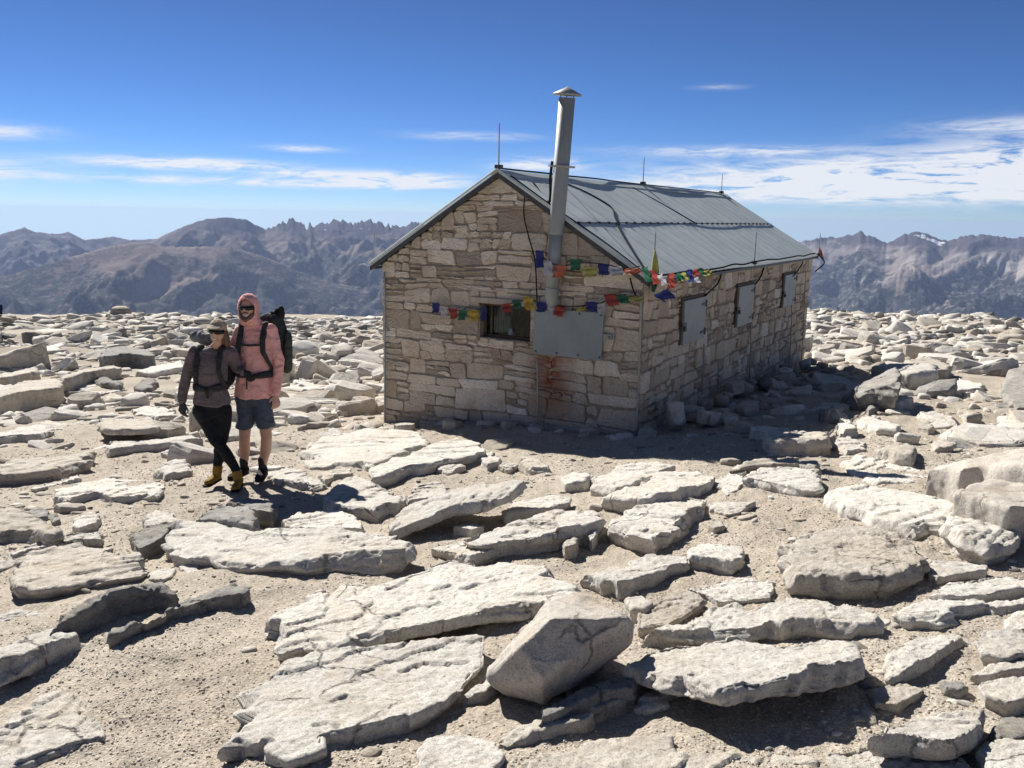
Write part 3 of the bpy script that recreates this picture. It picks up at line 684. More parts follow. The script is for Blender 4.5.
# ------------------------------------------------------------------ smaller and farther rocks, copies of a few shapes
def prototypes():
    out = []
    shapes = [(1, .62, .15), (1, .5, .11), (1, .8, .18), (1, .66, .36), (1, .45, .10), (1, .75, .26), (1, .9, .20), (1, .55, .22),
              (1, .7, .13), (1, .55, .17), (1, .85, .12), (1, .6, .28)]
    for i, (a, b, h) in enumerate(shapes):
        R = random.Random(40 + i); bm = bmesh.new(); n = R.randint(6, 9); tlx, tly = R.uniform(-.25, .25), R.uniform(-.25, .25)
        for k in range(n):
            t = 2 * math.pi * (k + R.uniform(-.35, .35)) / n; q = R.uniform(.74, 1.06); x, y = math.cos(t) * a * .5 * q, math.sin(t) * b * .5 * q
            top = h * (1 + tlx * x * 2 + tly * y * 2)
            for (f, z) in ((R.uniform(.80, .93), top * R.uniform(.93, 1.04)), (R.uniform(.92, 1.0), top * R.uniform(.62, .9)), (R.uniform(.9, 1.05), top * R.uniform(.2, .5)), (R.uniform(.85, .98), -.22)):
                bm.verts.new((x * f, y * f, z))
        for k in range(4): bm.verts.new((R.uniform(-.25, .25) * a, R.uniform(-.2, .2) * b, h * R.uniform(1.0, 1.07)))
        bmesh.ops.convex_hull(bm, input=bm.verts)
        for v in [v for v in bm.verts if not v.link_faces]: bm.verts.remove(v)
        bmesh.ops.recalc_face_normals(bm, faces=bm.faces)
        lo = D.meshes.new('rock'); bm.to_mesh(lo)
        bmesh.ops.bevel(bm, geom=bm.edges[:], offset=.008, segments=1, affect='EDGES', clamp_overlap=True)
        bmesh.ops.subdivide_edges(bm, edges=bm.edges[:], cuts=1, use_grid_fill=True); bmesh.ops.triangulate(bm, faces=bm.faces[:])
        bm.normal_update()
        for v in bm.verts:
            p = np.array([v.co[:]]) + i * 5.1; v.co += v.normal * float(fbm(p * 5, 4, i, .6)[0] * .012 + np.round(vnoise(p * (3, 3, 22), i + 50)[0] * 2) * .008)
        hi = D.meshes.new('rock'); bm.to_mesh(hi); bm.free()
        bm = bmesh.new(); bm.from_mesh(lo); bmesh.ops.triangulate(bm, faces=bm.faces[:]); bm.to_mesh(lo); bm.free()
        out.append((hi, lo))
    return [o[0] for o in out], [o[1] for o in out]
HI, LO = prototypes()

HUT_O = np.array([-1.895, 12.05]); HUT_AZ = rad(30.67)
HX = np.array([math.cos(HUT_AZ), -math.sin(HUT_AZ)]); HY = np.array([math.sin(HUT_AZ), math.cos(HUT_AZ)])
def hutlocal(x, y):
    d = np.array([x, y]) - HUT_O; return d @ HX, d @ HY

def scatter():
    R = random.Random(99); cand = []
    def ok(x, y, s):
        u, v = hutlocal(x, y)
        if -.12 - s*.55 < u < 4.15 + s*.55 and -.12 - s*.55 < v < 9.75 + s*.55: return False
        if 0 < u < 4 and 0 < v < 9.6: return False
        for (a, b, q) in OCC:
            if (x-a)**2 + (y-b)**2 < ((q * .30 + s * .33))**2: return False
        return True
    # the open boulder field: denser and larger with distance
    n = 0
    while n < 23000:
        d = 8.5 + (R.random() ** .72) * 46; a = rad(R.uniform(-50, 50)); x, y = d * math.sin(a), d * math.cos(a)
        dens = sstep(9, 15, np.array(d)) * .9 + .1
        if R.random() > dens: continue
        s = min(1.35 - .35 * sstep(20, 40, np.array(d)), .22 * math.exp(R.gauss(.26, .68))) * (1.0 + .006 * d)
        px, py, w = proj((x, y, float(G(x, y))))
        # sandy paths stay clearer
        if 800 < px < 880 and 385 < py < 440 and R.random() < .85: continue
        if 40 < px < 200 and 455 < py < 560 and R.random() < .8: continue
        n += 1
        if ok(x, y, s): cand.append((x, y, s, px, py, w, 'field'))
    # scattered small stones on the near sand
    for _ in range(8500):
        d = 1.9 + 9.6 * R.random() ** .8; a = rad(R.uniform(-50, 50)); x, y = d * math.sin(a), d * math.cos(a); s = min(.32, .036 * math.exp(R.gauss(.15, .75)))
        if fbm(np.array([[x * .55, y * .55, 4.4]]), 3, 71)[0] + R.uniform(-.5, .5) < 0: continue
        if ok(x, y, s) and (s < .12 or all((x-a)**2 + (y-b)**2 > (q * .52)**2 for a, b, q in OCC)):
            px, py, w = proj((x, y, float(G(x, y)))); cand.append((x, y, s, px, py, w, 'near'))
    # stones heaped along the feet of the hut's two visible walls
    for _ in range(64):
        v = R.uniform(.3, 9.4); u = 4.05 + .12 + abs(R.gauss(0, .62)); s = R.uniform(.16, .46)
        p = HUT_O + HX * u + HY * v; cand.append((p[0], p[1], s, *proj((p[0], p[1], float(G(*p)))), 'side'))
    for _ in range(22):
        u = R.uniform(.1, 4.3); v = -.10 - abs(R.gauss(0, .25)); s = R.uniform(.15, .42)
        p = HUT_O + HX * u + HY * v; cand.append((p[0], p[1], s, *proj((p[0], p[1], float(G(*p)))), 'front'))
    return cand
CAND = scatter()
def score(c): return c[2] / c[5] * (1.8 if c[6] in ('side', 'front') else 1.0) * (1.0 if -5 < c[3] < 1029 and c[4] < 775 else 0)
CAND.sort(key=score, reverse=True)

def zone(c, shape, mat):
    x, y, s, px, py, w, kind = c
    tone = {'w': 'pale', 't': 'tan', 'g': 'dark grey'}[mat]
    form = 'block' if shape in (3, 5, 7, 11) else 'slab'
    if kind == 'side': return f"shaded {tone} stone heaped along the foot of the hut's shuttered wall", 'stones heaped along the shuttered wall', 'stone'
    if kind == 'front': return f"shaded {tone} stone at the foot of the hut's window wall", 'stones at the foot of the window wall', 'stone'
    if kind == 'near':
        sd = 'left' if px < 341 else ('middle' if px < 683 else 'right')
        return f"small {tone} stone lying on the {sd} foreground sand between big slabs", f'small stones on the {sd} foreground sand', 'stone'
    far = 'by the skyline' if w > 34 else ('in the far rubble' if w > 22 else 'in the middle distance')
    if px < 180: sd = 'left of the hikers'
    elif px < 390: sd = "between the hikers and the hut's left corner" if px > 270 else 'behind the hikers'
    elif px < 812: sd = 'beside the hut'
    else: sd = "right of the hut's far corner"
    return f"{tone} granite {form} {far}, {sd}", f"{tone} granite {form}s {far} {sd}", 'rock'

def place():
    R = random.Random(7); RV, RF, RTn, off = [], [], [], 0
    nind = 300 - len(RK) - 2
    lov = [(get_v(m), np.array([p.vertices[:] for p in m.polygons])) for m in LO]
    hiv = [(get_v(m), np.array([p.vertices[:] for p in m.polygons])) for m in HI]
    for i, c in enumerate(CAND):
        x, y, s, px, py, w, kind = c
        k = R.choice([0, 1, 2, 4, 6, 0, 1, 5, 7, 3, 8, 9, 10, 8, 10, 9, 11]) if kind == 'field' else R.choice([0, 1, 4, 8, 9, 10, 2, 7]) if kind == 'near' else R.choice([2, 3, 5, 6, 7, 11])
        mat = R.choice('wwwwwwttgt') if kind == 'field' else R.choice('wttg')
        rz = R.uniform(0, 6.28) if R.random() < .4 else R.gauss(.2, .35); tx, ty = R.gauss(0, .19), R.gauss(0, .19)
        if kind == 'near': tx *= .6; ty *= .6
        zs = s * (R.uniform(.55, 1.1) if kind == 'field' else R.uniform(.7, 1.2)); zz = float(G(x, y)) + float(rough(np.array([x]), np.array([y]))[0]) - .03 * s
        if kind == 'side': zz += max(0, .30 - .3 * (hutlocal(x, y)[0] - 4.1)) * R.uniform(.2, 1)
        Mx = Matrix.Translation((x, y, zz)) @ Matrix.Rotation(rz, 4, 'Z') @ Matrix.Rotation(tx, 4, 'X') @ Matrix.Rotation(ty, 4, 'Y') @ Matrix.Diagonal((s, s * R.uniform(.8, 1.2), zs, 1))
        if i < nind:
            key = (k, mat)
            if key not in PM:
                PM[key] = HI[k].copy(); PM[key].materials.append(M[MATK[mat]])
            o = D.objects.new('rock', PM[key]); COL.objects.link(o); o.matrix_world = Mx
            lb, gr, ct = zone(c, k, mat); tag(o, lb, ct, gr)
        else:
            v, f = (hiv if s / w * FOC > 26 else lov)[k]
            A = np.array(Mx); RV.append(v @ A[:3, :3].T + A[:3, 3]); RF.append(f + off); off += len(v)
            RTn.append(np.full(len(v), {'w': R.uniform(.6, 1), 't': R.uniform(.3, .6), 'g': R.uniform(0, .25)}[mat]))
    me = mesh_np('rubble', np.concatenate(RV), np.concatenate(RF), False)
    at = me.attributes.new('tone', 'FLOAT', 'POINT'); at.data.foreach_set('value', np.concatenate(RTn).astype(np.float32))
    o = obj('rubble', me, M['rubble']); tag(o, kind='stuff')
PM = {}
M['rubble'] = attr_mat('rubble_granite', [(0, (.21, .20, .185)), (.3, (.36, .31, .25)), (.6, (.48, .44, .385)), (1, (.62, .595, .55))])
place()

# ------------------------------------------------------------------ gravel
def gravel():
    bm = bmesh.new(); bmesh.ops.create_icosphere(bm, subdivisions=1, radius=1); 
    v0 = np.array([v.co[:] for v in bm.verts]); f0 = np.array([[v.index for v in f.verts] for f in bm.faces]); bm.free()
    n = 190000; r_ = np.random.RandomState(3)
    d = 1.6 + 13 * r_.rand(n) ** 1.25; a = np.radians(r_.uniform(-46, 46, n)); x, y = d * np.sin(a), d * np.cos(a)
    # clumps
    keep = fbm(xyz(x, y) * 1.3, 3, 55) + r_.uniform(-.6, .6, n) > -.2
    x, y, d = x[keep], y[keep], d[keep]; n = len(x)
    s = np.minimum(2.2, np.exp(r_.normal(0, .5, n))) * .0025 * (1 + .06 * d); z = G(x, y) + rough(x, y)
    th = r_.uniform(0, 6.28, n); sc = np.stack([s * r_.uniform(.8, 1.7, n), s * r_.uniform(.7, 1.2, n), s * r_.uniform(.45, .9, n)], 1)
    jit = 1 + r_.uniform(-.28, .28, (n, len(v0), 1))
    V = v0[None] * jit * sc[:, None, :]
    c, sn = np.cos(th)[:, None], np.sin(th)[:, None]
    V = np.stack([V[..., 0] * c - V[..., 1] * sn + x[:, None], V[..., 0] * sn + V[..., 1] * c + y[:, None], V[..., 2] + (z + s * .15)[:, None]], -1)
    F = (f0[None] + (np.arange(n) * len(v0))[:, None, None]).reshape(-1, 3)
    me = mesh_np('gravel', V.reshape(-1, 3), F, False)
    at = me.attributes.new('tone', 'FLOAT', 'POINT'); at.data.foreach_set('value', np.repeat(r_.beta(2, 2, n), len(v0)).astype(np.float32))
    o = obj('gravel', me, M['pebble']); tag(o, kind='stuff')
gravel()
# ================================================================== the stone hut
W_, L_, Z0 = 4.02, 9.62, -1.0                   # width, length, world height of the hut's datum
WALL_H, APEX, RISE = 1.90, 3.11, 1.21
HR = empty('stone_hut', (HUT_O[0], HUT_O[1], Z0), -HUT_AZ)
tag(HR, 'small stone hut with a grey metal roof, three side shutters and a leaning stove pipe', 'hut')

def hut_px(px, py, side, off=0.0):
    """pixel -> hut coordinates on the front wall ('F', y=-off) or the right wall ('S', x=W+off)"""
    v = ray(px, py); o = CAM - np.array([HUT_O[0], HUT_O[1], Z0])
    lo = np.array([o[:2] @ HX, o[:2] @ HY, o[2]]); lv = np.array([v[:2] @ HX, v[:2] @ HY, v[2]])
    t = (-off - lo[1]) / lv[1] if side == 'F' else (W_ + off - lo[0]) / lv[0]
    return lo + lv * t

def clip(poly, a, b, c):                        # keep a*x + b*z <= c
    out = []
    for i in range(len(poly)):
        p, q = poly[i], poly[(i + 1) % len(poly)]; dp, dq = a*p[0] + b*p[1] - c, a*q[0] + b*q[1] - c
        if dp <= 0: out.append(p)
        if (dp < 0) != (dq < 0) and dp != dq:
            t = dp / (dp - dq); out.append((p[0] + (q[0]-p[0])*t, p[1] + (q[1]-p[1])*t))
    return out

def area(p): return .5 * sum(p[i][0]*p[(i+1) % len(p)][1] - p[(i+1) % len(p)][0]*p[i][1] for i in range(len(p)))

def stones(Wd, top, zlo, zhi, holes, seed, hs, ws, gap, gable):
    sp = .42 if gable else .26
    R = random.Random(seed); polys = []; z = zlo
    und = lambda x, zz: (vnoise(np.array([[x * .9, zz * 3.1, seed]]), 5)[0]) * .045
    while z < zhi:
        h = R.choice(hs) * R.uniform(.85, 1.15); x = 0.0
        while x < Wd - .01:
            w = R.choice(ws) * R.uniform(.7, 1.35)
            if Wd - x - w < .12: w = Wd - x
            parts = [(0, 1)]
            if h > .13 and R.random() < sp: q = R.uniform(.35, .65); parts = [(0, q), (q, 1)]
            if h > .21 and R.random() < sp * .6: parts = [(0, .36), (.36, .68), (.68, 1)]
            sl, sr = R.gauss(0, .018), R.gauss(0, .018)
            for a, b in parts:
                cuts = [0, 1]
                if len(parts) > 1 and w > .24 and R.random() < .55: cuts = [0, R.uniform(.35, .65), 1]
                for u0, u1 in zip(cuts, cuts[1:]):
                    x0, x1 = x + w*u0, x + w*u1
                    za0, zb0 = z + h*a + und(x0, z), z + h*b + und(x0, z + h); za1, zb1 = z + h*a + und(x1, z), z + h*b + und(x1, z + h)
                    j = lambda s=.012: R.gauss(0, s)
                    polys.append([(max(0, x0 + sl*(x0 > 0)), za0 + j()), (min(Wd, x1 + sr*(x1 < Wd)), za1 + j()), (min(Wd, x1 - sr*(x1 < Wd)), zb1 + j()), (max(0, x0 - sl*(x0 > 0)), zb0 + j())])
            x += w
        z += h
    res = []
    for p in polys:
        if gable:
            k = RISE / (Wd / 2)
            p = clip(p, -k, 1, WALL_H + .02); p = clip(p, k, 1, WALL_H + .02 + k * Wd) if p else p
        else: p = clip(p, 0, 1, top)
        if len(p) < 3: continue
        ps = [p]
        for (x0, x1, z0, z1) in holes:
            nx = []
            for q in ps:
                bx0, bx1 = min(a[0] for a in q), max(a[0] for a in q); bz0, bz1 = min(a[1] for a in q), max(a[1] for a in q)
                if bx1 <= x0 or bx0 >= x1 or bz1 <= z0 or bz0 >= z1: nx.append(q); continue
                nx.append(clip(q, 1, 0, x0)); nx.append(clip(q, -1, 0, -x1))
                m = clip(clip(q, -1, 0, -x0), 1, 0, x1) if q else []
                if len(m) > 2: nx.append(clip(m, 0, 1, z0)); nx.append(clip(m, 0, -1, -z1))
            ps = [q for q in nx if len(q) > 2]
        res += [q for q in ps if area(q) > .0022]
    V, F, tone = [], [], []
    for p in res:
        p = np.array(p); c = p.mean(0); sz = np.ptp(p, 0)
        # shrink by the mortar joint, cut the corners, roughen
        sh = np.maximum(.35, 1 - gap * R.uniform(.7, 1.5) / np.maximum(sz, .02)); p = c + (p - c) * sh
        q = []
        for i in range(len(p)):
            a, b = p[i], p[(i+1) % len(p)]; L = np.hypot(*(b - a)); e = min(.28, .022 / max(L, .01) * R.uniform(.6, 1.8)); q.append(a + (b-a)*e)
            for t in np.linspace(e, 1 - e, max(2, int(L / .06)) + 1)[1:-1]: q.append(a + (b-a)*t)
            q.append(b - (b-a)*e)
        q = np.array(q); n = len(q); q = q + np.random.normal(0, .0045, q.shape)
        d = R.uniform(.010, .036); tx, tz = R.gauss(0, .03), R.gauss(0, .05); base = len(V); tn = min(1, max(0, R.gauss(.5, .24)))
        inset = lambda m: c + (q - c) * np.maximum(.4, 1 - m / np.maximum(sz, .03))
        rings = [(q, -.03), (q, d * .6), (inset(.022), d), (c + (q - c) * .5, d)]
        for k, (ring, dep) in enumerate(rings):
            for (a, b) in ring:
                dd = dep + ((a - c[0]) * tx + (b - c[1]) * tz if k > 1 else 0) + (R.gauss(0, .0035) if k > 1 else 0)
                V.append((a, b, dd)); tone.append(tn)
        V.append((c[0], c[1], d + R.gauss(0, .004))); tone.append(tn)
        for k in range(3):
            for i in range(n): F.append((base + k*n + i, base + k*n + (i+1) % n, base + (k+1)*n + (i+1) % n, base + (k+1)*n + i))
        for i in range(n): F.append((base + 3*n + i, base + 3*n + (i+1) % n, base + 4*n))
    return V, F, tone

def wall_mat(rust):
    def extra(t, pos, c):
        ob = t.n('ShaderNodeTexCoord').outputs['Object']; o = t.n('ShaderNodeSeparateXYZ', {0: ob}).outputs
        st = t.ramp(t.noise(pos, 3.2, 6, .65), [(.45, 0.), (.7, .55)])
        c = t.mix(st, c, (.36, .25, .16))
        if rust:                                # rust washed down the stones below the stove pipe
            cx = t.math('ADD', o[0], t.math('MULTIPLY', t.math('SUBTRACT', t.noise(pos, 4, 5, .6), .5), .45))
            a = t.n('ShaderNodeMapRange', {'Value': t.math('ABSOLUTE', t.math('SUBTRACT', cx, 2.80)), 'From Min': .42, 'From Max': .04}).outputs[0]
            b = t.n('ShaderNodeMapRange', {'Value': o[2], 'From Min': -.1, 'From Max': .5}).outputs[0]
            b2 = t.n('ShaderNodeMapRange', {'Value': o[2], 'From Min': 1.15, 'From Max': .9}).outputs[0]
            m = t.math('MULTIPLY', t.math('MULTIPLY', a, b), t.math('MULTIPLY', b2, 1.0))
            c = t.mix(m, c, (.20, .06, .028))
        return c
    return extra
M['wall_front'] = attr_mat('hut_stone_front', [(0, (.30, .265, .22)), (.35, (.46, .405, .33)), (.7, (.57, .51, .425)), (1, (.68, .63, .55))], .9, wall_mat(True))
M['wall_side'] = attr_mat('hut_stone_side', [(0, (.31, .26, .20)), (.35, (.47, .40, .31)), (.7, (.58, .505, .405)), (1, (.68, .62, .52))], .9, wall_mat(False))
M['mortar'] = simple('mortar', (.32, .265, .20), .95, 0, .3, 9, .8, .03, .1)
M['roof'] = None
def metal(name, col, rough, met, streak=0.0):
    t = NT(name); ob = t.n('ShaderNodeTexCoord').outputs['Object']
    a = t.noise(t.vmul(ob, (1, 1, 1)), 2.3, 6, .65); b = t.noise(t.vmul(ob, (9, .7, 2)), 3.0, 6, .7)
    c = t.ramp(a, [(.3, tuple(x * .86 for x in col)), (.7, tuple(x * 1.12 for x in col))])
    c = t.mix(1.0, c, t.ramp(b, [(.3, 1 - streak), (.7, 1.0)]), 'MULTIPLY')
    r = t.n('ShaderNodeMapRange', {'Value': t.noise(ob, 6, 5, .6), 'To Min': rough - .1, 'To Max': rough + .12}).outputs[0]
    nb = t.bump(t.noise(ob, 5, 3, .5), .12, .02)
    return t.principled(Base_Color=c, Roughness=r, Metallic=met, Normal=nb)
M['roof'] = metal('weathered_roof_metal', (.50, .55, .545), .7, .0, .10)
M['galv'] = metal('galvanised_pipe', (.30, .315, .305), .58, .15, .12)
M['plate'] = metal('grey_painted_plate', (.21, .245, .26), .5, .1, .08)
M['shutter'] = metal('shutter_paint', (.25, .27, .265), .5, .05, .15)
M['darkmetal'] = simple('dark_metal', (.06, .06, .062), .5, .5, .3)
M['copper'] = simple('weathered_cable', (.30, .30, .29), .55, .4, .2)
M['cable'] = simple('black_cable', (.02, .02, .022), .95, 0, .2, 14, 0, .001, .05)
M['wood'] = simple('dark_wood', (.085, .06, .04), .8, 0, .35, 20)
M['white'] = simple('white_cloth', (.72, .72, .72), .8, 0, .08)

def wall_part(name, Wd, gable, holes, seed, m, place, hs, ws, gap):
    V, F, tone = stones(Wd, WALL_H + .03, -.95, APEX + .05 if gable else WALL_H + .1, holes, seed, hs, ws, gap, gable)
    o = obj(name, mesh(name, [place(*v) for v in V], F, False), m, HR)
    me = o.data; at = me.attributes.new('tone', 'FLOAT', 'POINT'); at.data.foreach_set('value', np.array(tone, np.float32))
    # mortar core behind the stones, a mesh of the same wall, left open where a window is
    xs = sorted({0, Wd, *[h[0] for h in holes], *[h[1] for h in holes], *([Wd/2] if gable else [])} | set(np.round(np.arange(.25, Wd, .25), 3))); zs = sorted({-1.0, *[h[2] for h in holes], *[h[3] for h in holes], WALL_H} | set(np.round(np.arange(-.8, 1.85, .2), 3)))
    mb = MB()
    for x0, x1 in zip(xs, xs[1:]):
        for z0, z1 in zip(zs, zs[1:]):
            if any(h[0] - 1e-6 <= x0 and x1 <= h[1] + 1e-6 and h[2] - 1e-6 <= z0 and z1 <= h[3] + 1e-6 for h in holes): continue
            mb.add([place(x0, z0, 0), place(x1, z0, 0), place(x1, z1, 0), place(x0, z1, 0)], [(0, 1, 2, 3)])
    if gable: mb.add([place(0, WALL_H, 0), place(Wd, WALL_H, 0), place(Wd/2, APEX, 0)], [(0, 1, 2)])
    for (x0, x1, z0, z1) in holes:              # the depth of the opening
        for (a, b) in (((x0, z0), (x1, z0)), ((x1, z0), (x1, z1)), ((x1, z1), (x0, z1)), ((x0, z1), (x0, z0))):
            mb.add([place(*a, 0), place(*b, 0), place(*b, -.32), place(*a, -.32)], [(0, 1, 2, 3)])
    mb.build('mortar', M['mortar'], o)
    return o
a_, b_ = hut_px(480, 303, 'F'), hut_px(530, 342, 'F')
WIN = (round(a_[0], 3), round(b_[0], 3), round(b_[2], 3), round(a_[2], 3))
wall_part('wall', W_, True, [WIN], 4, M['wall_front'], lambda a, b, d: (a, -d, b), [.09, .13, .16, .19, .22, .26], [.22, .3, .4, .52, .62], .014)
wall_part('wall', L_, False, [], 9, M['wall_side'], lambda a, b, d: (W_ + d, a, b), [.12, .17, .21, .26, .31], [.14, .2, .28, .36, .46], .024)
wall_part('wall', L_, False, [], 14, M['wall_side'], lambda a, b, d: (-d, L_ - a, b), [.2, .28], [.3, .45], .02)
wall_part('wall', W_, True, [], 17, M['wall_side'], lambda a, b, d: (W_ - a, L_ + d, b), [.2, .28], [.3, .45], .02)

# window: frame, glass, the pale curtain and jar just inside
x0, x1, z0, z1 = WIN
mb = MB()
for A, B in (((x0, .10, z0), (x0+.035, .16, z1)), ((x1-.035, .10, z0), (x1, .16, z1)), ((x0+.035, .10, z1-.035), (x1-.035, .16, z1)), ((x0+.035, .10, z0), (x1-.035, .16, z0+.035)), ((x0+.12, .105, z0+.035), (x0+.132, .15, z1-.035))): mb.box(A, B)
win = mb.build('window', M['wood'], HR)
t = NT('window_glass'); gl = t.n('ShaderNodeBsdfGlass', {'Color': (.9, .95, .95, 1), 'Roughness': .02, 'IOR': 1.25})
t.n('ShaderNodeOutputMaterial', {'Surface': gl.outputs[0]})
mb = MB(); mb.box((x0+.03, .128, z0+.03), (x1-.03, .133, z1-.03)); mb.build('pane', t.id, win)
V, F = [], []
for i in range(32):
    for j in range(6):
        V.append((x0 + .045 + i * .010, .20 + .018 * math.sin(i * 1.5) + .004 * j, z0 + .06 + j * (z1 - z0 - .1) / 5))
for i in range(31):
    for j in range(5): F.append((i*6+j, (i+1)*6+j, (i+1)*6+j+1, i*6+j+1))
cur = obj('curtain', mesh('curtain', V, F), simple('grey_curtain', (.10, .10, .105), .9), win)
mb = MB(); jx = x0 + .46 * (x1 - x0)
mb.tube([(jx, .22, z0 + .005), (jx, .22, z0 + .075), (jx, .22, z0 + .085), (jx, .22, z0 + .12)], [.036, .036, .024, .024], 14)
jar = mb.build('jar', M['white'], None, True); jar.matrix_world = HR.matrix_world.copy()
jar.location = HR.location; jar.rotation_euler = HR.rotation_euler
tag(jar, "small white jar standing inside on the sill of the hut's front window", 'jar')
mb = MB(); mb.box((x0 - .12, -.05, z1 + .005), (x1 + .12, .05, z1 + .085)); mb.build('lintel', simple('lintel_stone', (.42, .37, .30), .9, 0, .25, 12, .7, .02), HR, bevel=.012)

# roof: two ribbed slopes, ridge cap, barge boards, fascia
OV, FO, BO = .12, .13, .14
def zroof(x): return WALL_H + .06 + (RISE / (W_ / 2)) * min(x, W_ - x)
def slope(right):
    V, F = [], []; ys = []
    y = -FO
    while y < L_ + BO:
        ys += [(y, 0), (y + .38, 0), (y + .39, .0035), (y + .42, .0035)]; y += .43
    ys = [(a, b) for a, b in ys if a <= L_ + BO] + [(L_ + BO, 0)]
    xs = np.linspace(0, 1, 12)
    for a, b in ys:
        for q in xs:
            x = W_/2 + q * (W_/2 + OV); z = WALL_H + .06 + RISE - RISE / (W_/2) * (x - W_/2)
            sag = .012 * math.sin(a * 1.7 + q * 3) + .02 * math.sin(a * .7)
            lap = .006 if q < .5 else 0
            V.append((x if right else W_ - x, a, z + b + sag * .5 + lap))
    n = len(xs)
    for i in range(len(ys) - 1):
        for j in range(n - 1):
            f = (i*n+j, i*n+j+1, (i+1)*n+j+1, (i+1)*n+j); F.append(f if right else f[::-1])
    o = obj('roof_slope', mesh('roof_slope', V, F, False), M['roof'], HR)
    s = o.modifiers.new('s', 'SOLIDIFY'); s.thickness = .012; s.offset = -1
slope(True); slope(False)
def RS(q, s, off=.016):                          # point on the right slope: q ridge->eave, s depth
    x = W_/2 + q * (W_/2 + OV); return (x, s, WALL_H + .06 + RISE - RISE / (W_/2) * (x - W_/2) + off)
def LS(q, s, off=.016):
    a = RS(q, s, off); return (W_ - a[0], a[1], a[2])
mb = MB()
for e in (1, -1):
    a = [(W_/2, -FO - .01, zroof(W_/2) + .022), (W_/2 + e*.11, -FO - .01, zroof(W_/2) - .11 * .602 + .022), (W_/2 + e*.11, L_ + BO + .01, zroof(W_/2) - .11*.602 + .022), (W_/2, L_ + BO + .01, zroof(W_/2) + .022)]
    mb.add(a, [(0, 1, 2, 3) if e > 0 else (3, 2, 1, 0)])
o = mb.build('ridge_cap', M['roof'], HR); s = o.modifiers.new('s', 'SOLIDIFY'); s.thickness = .008
for fy in (-FO, L_ + BO - .03):
    for f in (RS, LS):
        mb = MB(); a, b = Vector(f(0, fy, -.012)), Vector(f(1, fy, -.012)); dz = Vector((0, 0, -.065)); dy = Vector((0, .028, 0))
        mb.add([a, b, b+dz, a+dz, a+dy, b+dy, b+dz+dy, a+dz+dy], [(0,1,2,3),(7,6,5,4),(0,4,5,1),(1,5,6,2),(2,6,7,3),(3,7,4,0)])
        mb.build('barge_board', M['darkmetal'], HR)
for xx in (W_ + OV - .03, -OV):
    mb = MB(); zz = RS(1, 0, 0)[2]; mb.box((xx, -FO, zz - .055), (xx + .03, L_ + BO, zz - .016)); mb.build('fascia', M['darkmetal'], HR)
# soffit closing the eaves
mb = MB()
for xx in ((W_ - .01, W_ + OV - .03), (-OV + .03, .01)): mb.box((xx[0], -FO + .03, RS(1, 0, 0)[2] - .03), (xx[1], L_ + BO - .03, RS(1, 0, 0)[2] - .018))
mb.build('soffit', M['wood'], HR)
# edge trim along the gable
mb = MB(); mb.tube([RS(0, -FO - .01, .03), RS(.5, -FO - .01, .03), RS(1, -FO - .01, .03)], .016); mb.build('roof_edge_trim', M['roof'], HR)
mb = MB(); mb.tube([LS(0, -FO - .01, .03), LS(1.0, -FO - .01, .03)], .016); mb.build('roof_edge_trim', M['roof'], HR)

def cable(pts, r=.014, m='cable', name='cable', parent=HR, smooth=True):
    b = MB(); b.tube(spline(pts, 8) if smooth else pts, r, 7); return b.build(name, M[m], parent, True)
R_ = random.Random(5)
# dark strip added as the lap's shadow, with its bolts, across the mid slope, lightning cables along ridge and eave
seam = [RS(.5, y, .012 + R_.uniform(0, .006)) for y in np.arange(-FO, L_ + BO, .35)] + [RS(.5, L_ + BO, .012)]
se = cable(seam, .007, 'darkmetal', 'seam_shadow_strip')
mb = MB()
for y in np.arange(.1, L_, .30): p = RS(.5, y, .02); mb.box((p[0] - .018, p[1] - .014, p[2] - .02), (p[0] + .018, p[1] + .014, p[2] + .012))
tag(mb.build('seam_bolts', M['darkmetal'], se))
cable([(W_/2 + R_.uniform(-.03, .03), y, zroof(W_/2) + .034 + R_.uniform(0, .006)) for y in np.arange(-.1, L_ + .1, .6)], .012)
cable([RS(1.0, y, .035 + R_.uniform(0, .03)) for y in np.arange(0, L_, .55)], .013)
cable([RS(.01, -FO + .03), RS(.3, -FO + .05), RS(.6, -FO + .03), RS(.98, -FO + .06), RS(1.0, .2)], .009)
cable([RS(.03, -FO + .16), RS(.35, -FO + .14), RS(.66, -FO + .2), RS(1.0, -.02)], .008)
cable([RS(.06, 1.35), RS(.18, 1.75), RS(.33, 1.85), RS(.45, 1.45), RS(.52, 1.25)], .013)
cable([RS(.5, 1.25), RS(.62, .9), RS(.8, .42), RS(.95, .05), RS(1.03, -.08, -.02)], .011)
cable([RS(.5, 4.6), RS(.3, 4.4), RS(.04, 4.05)], .008)

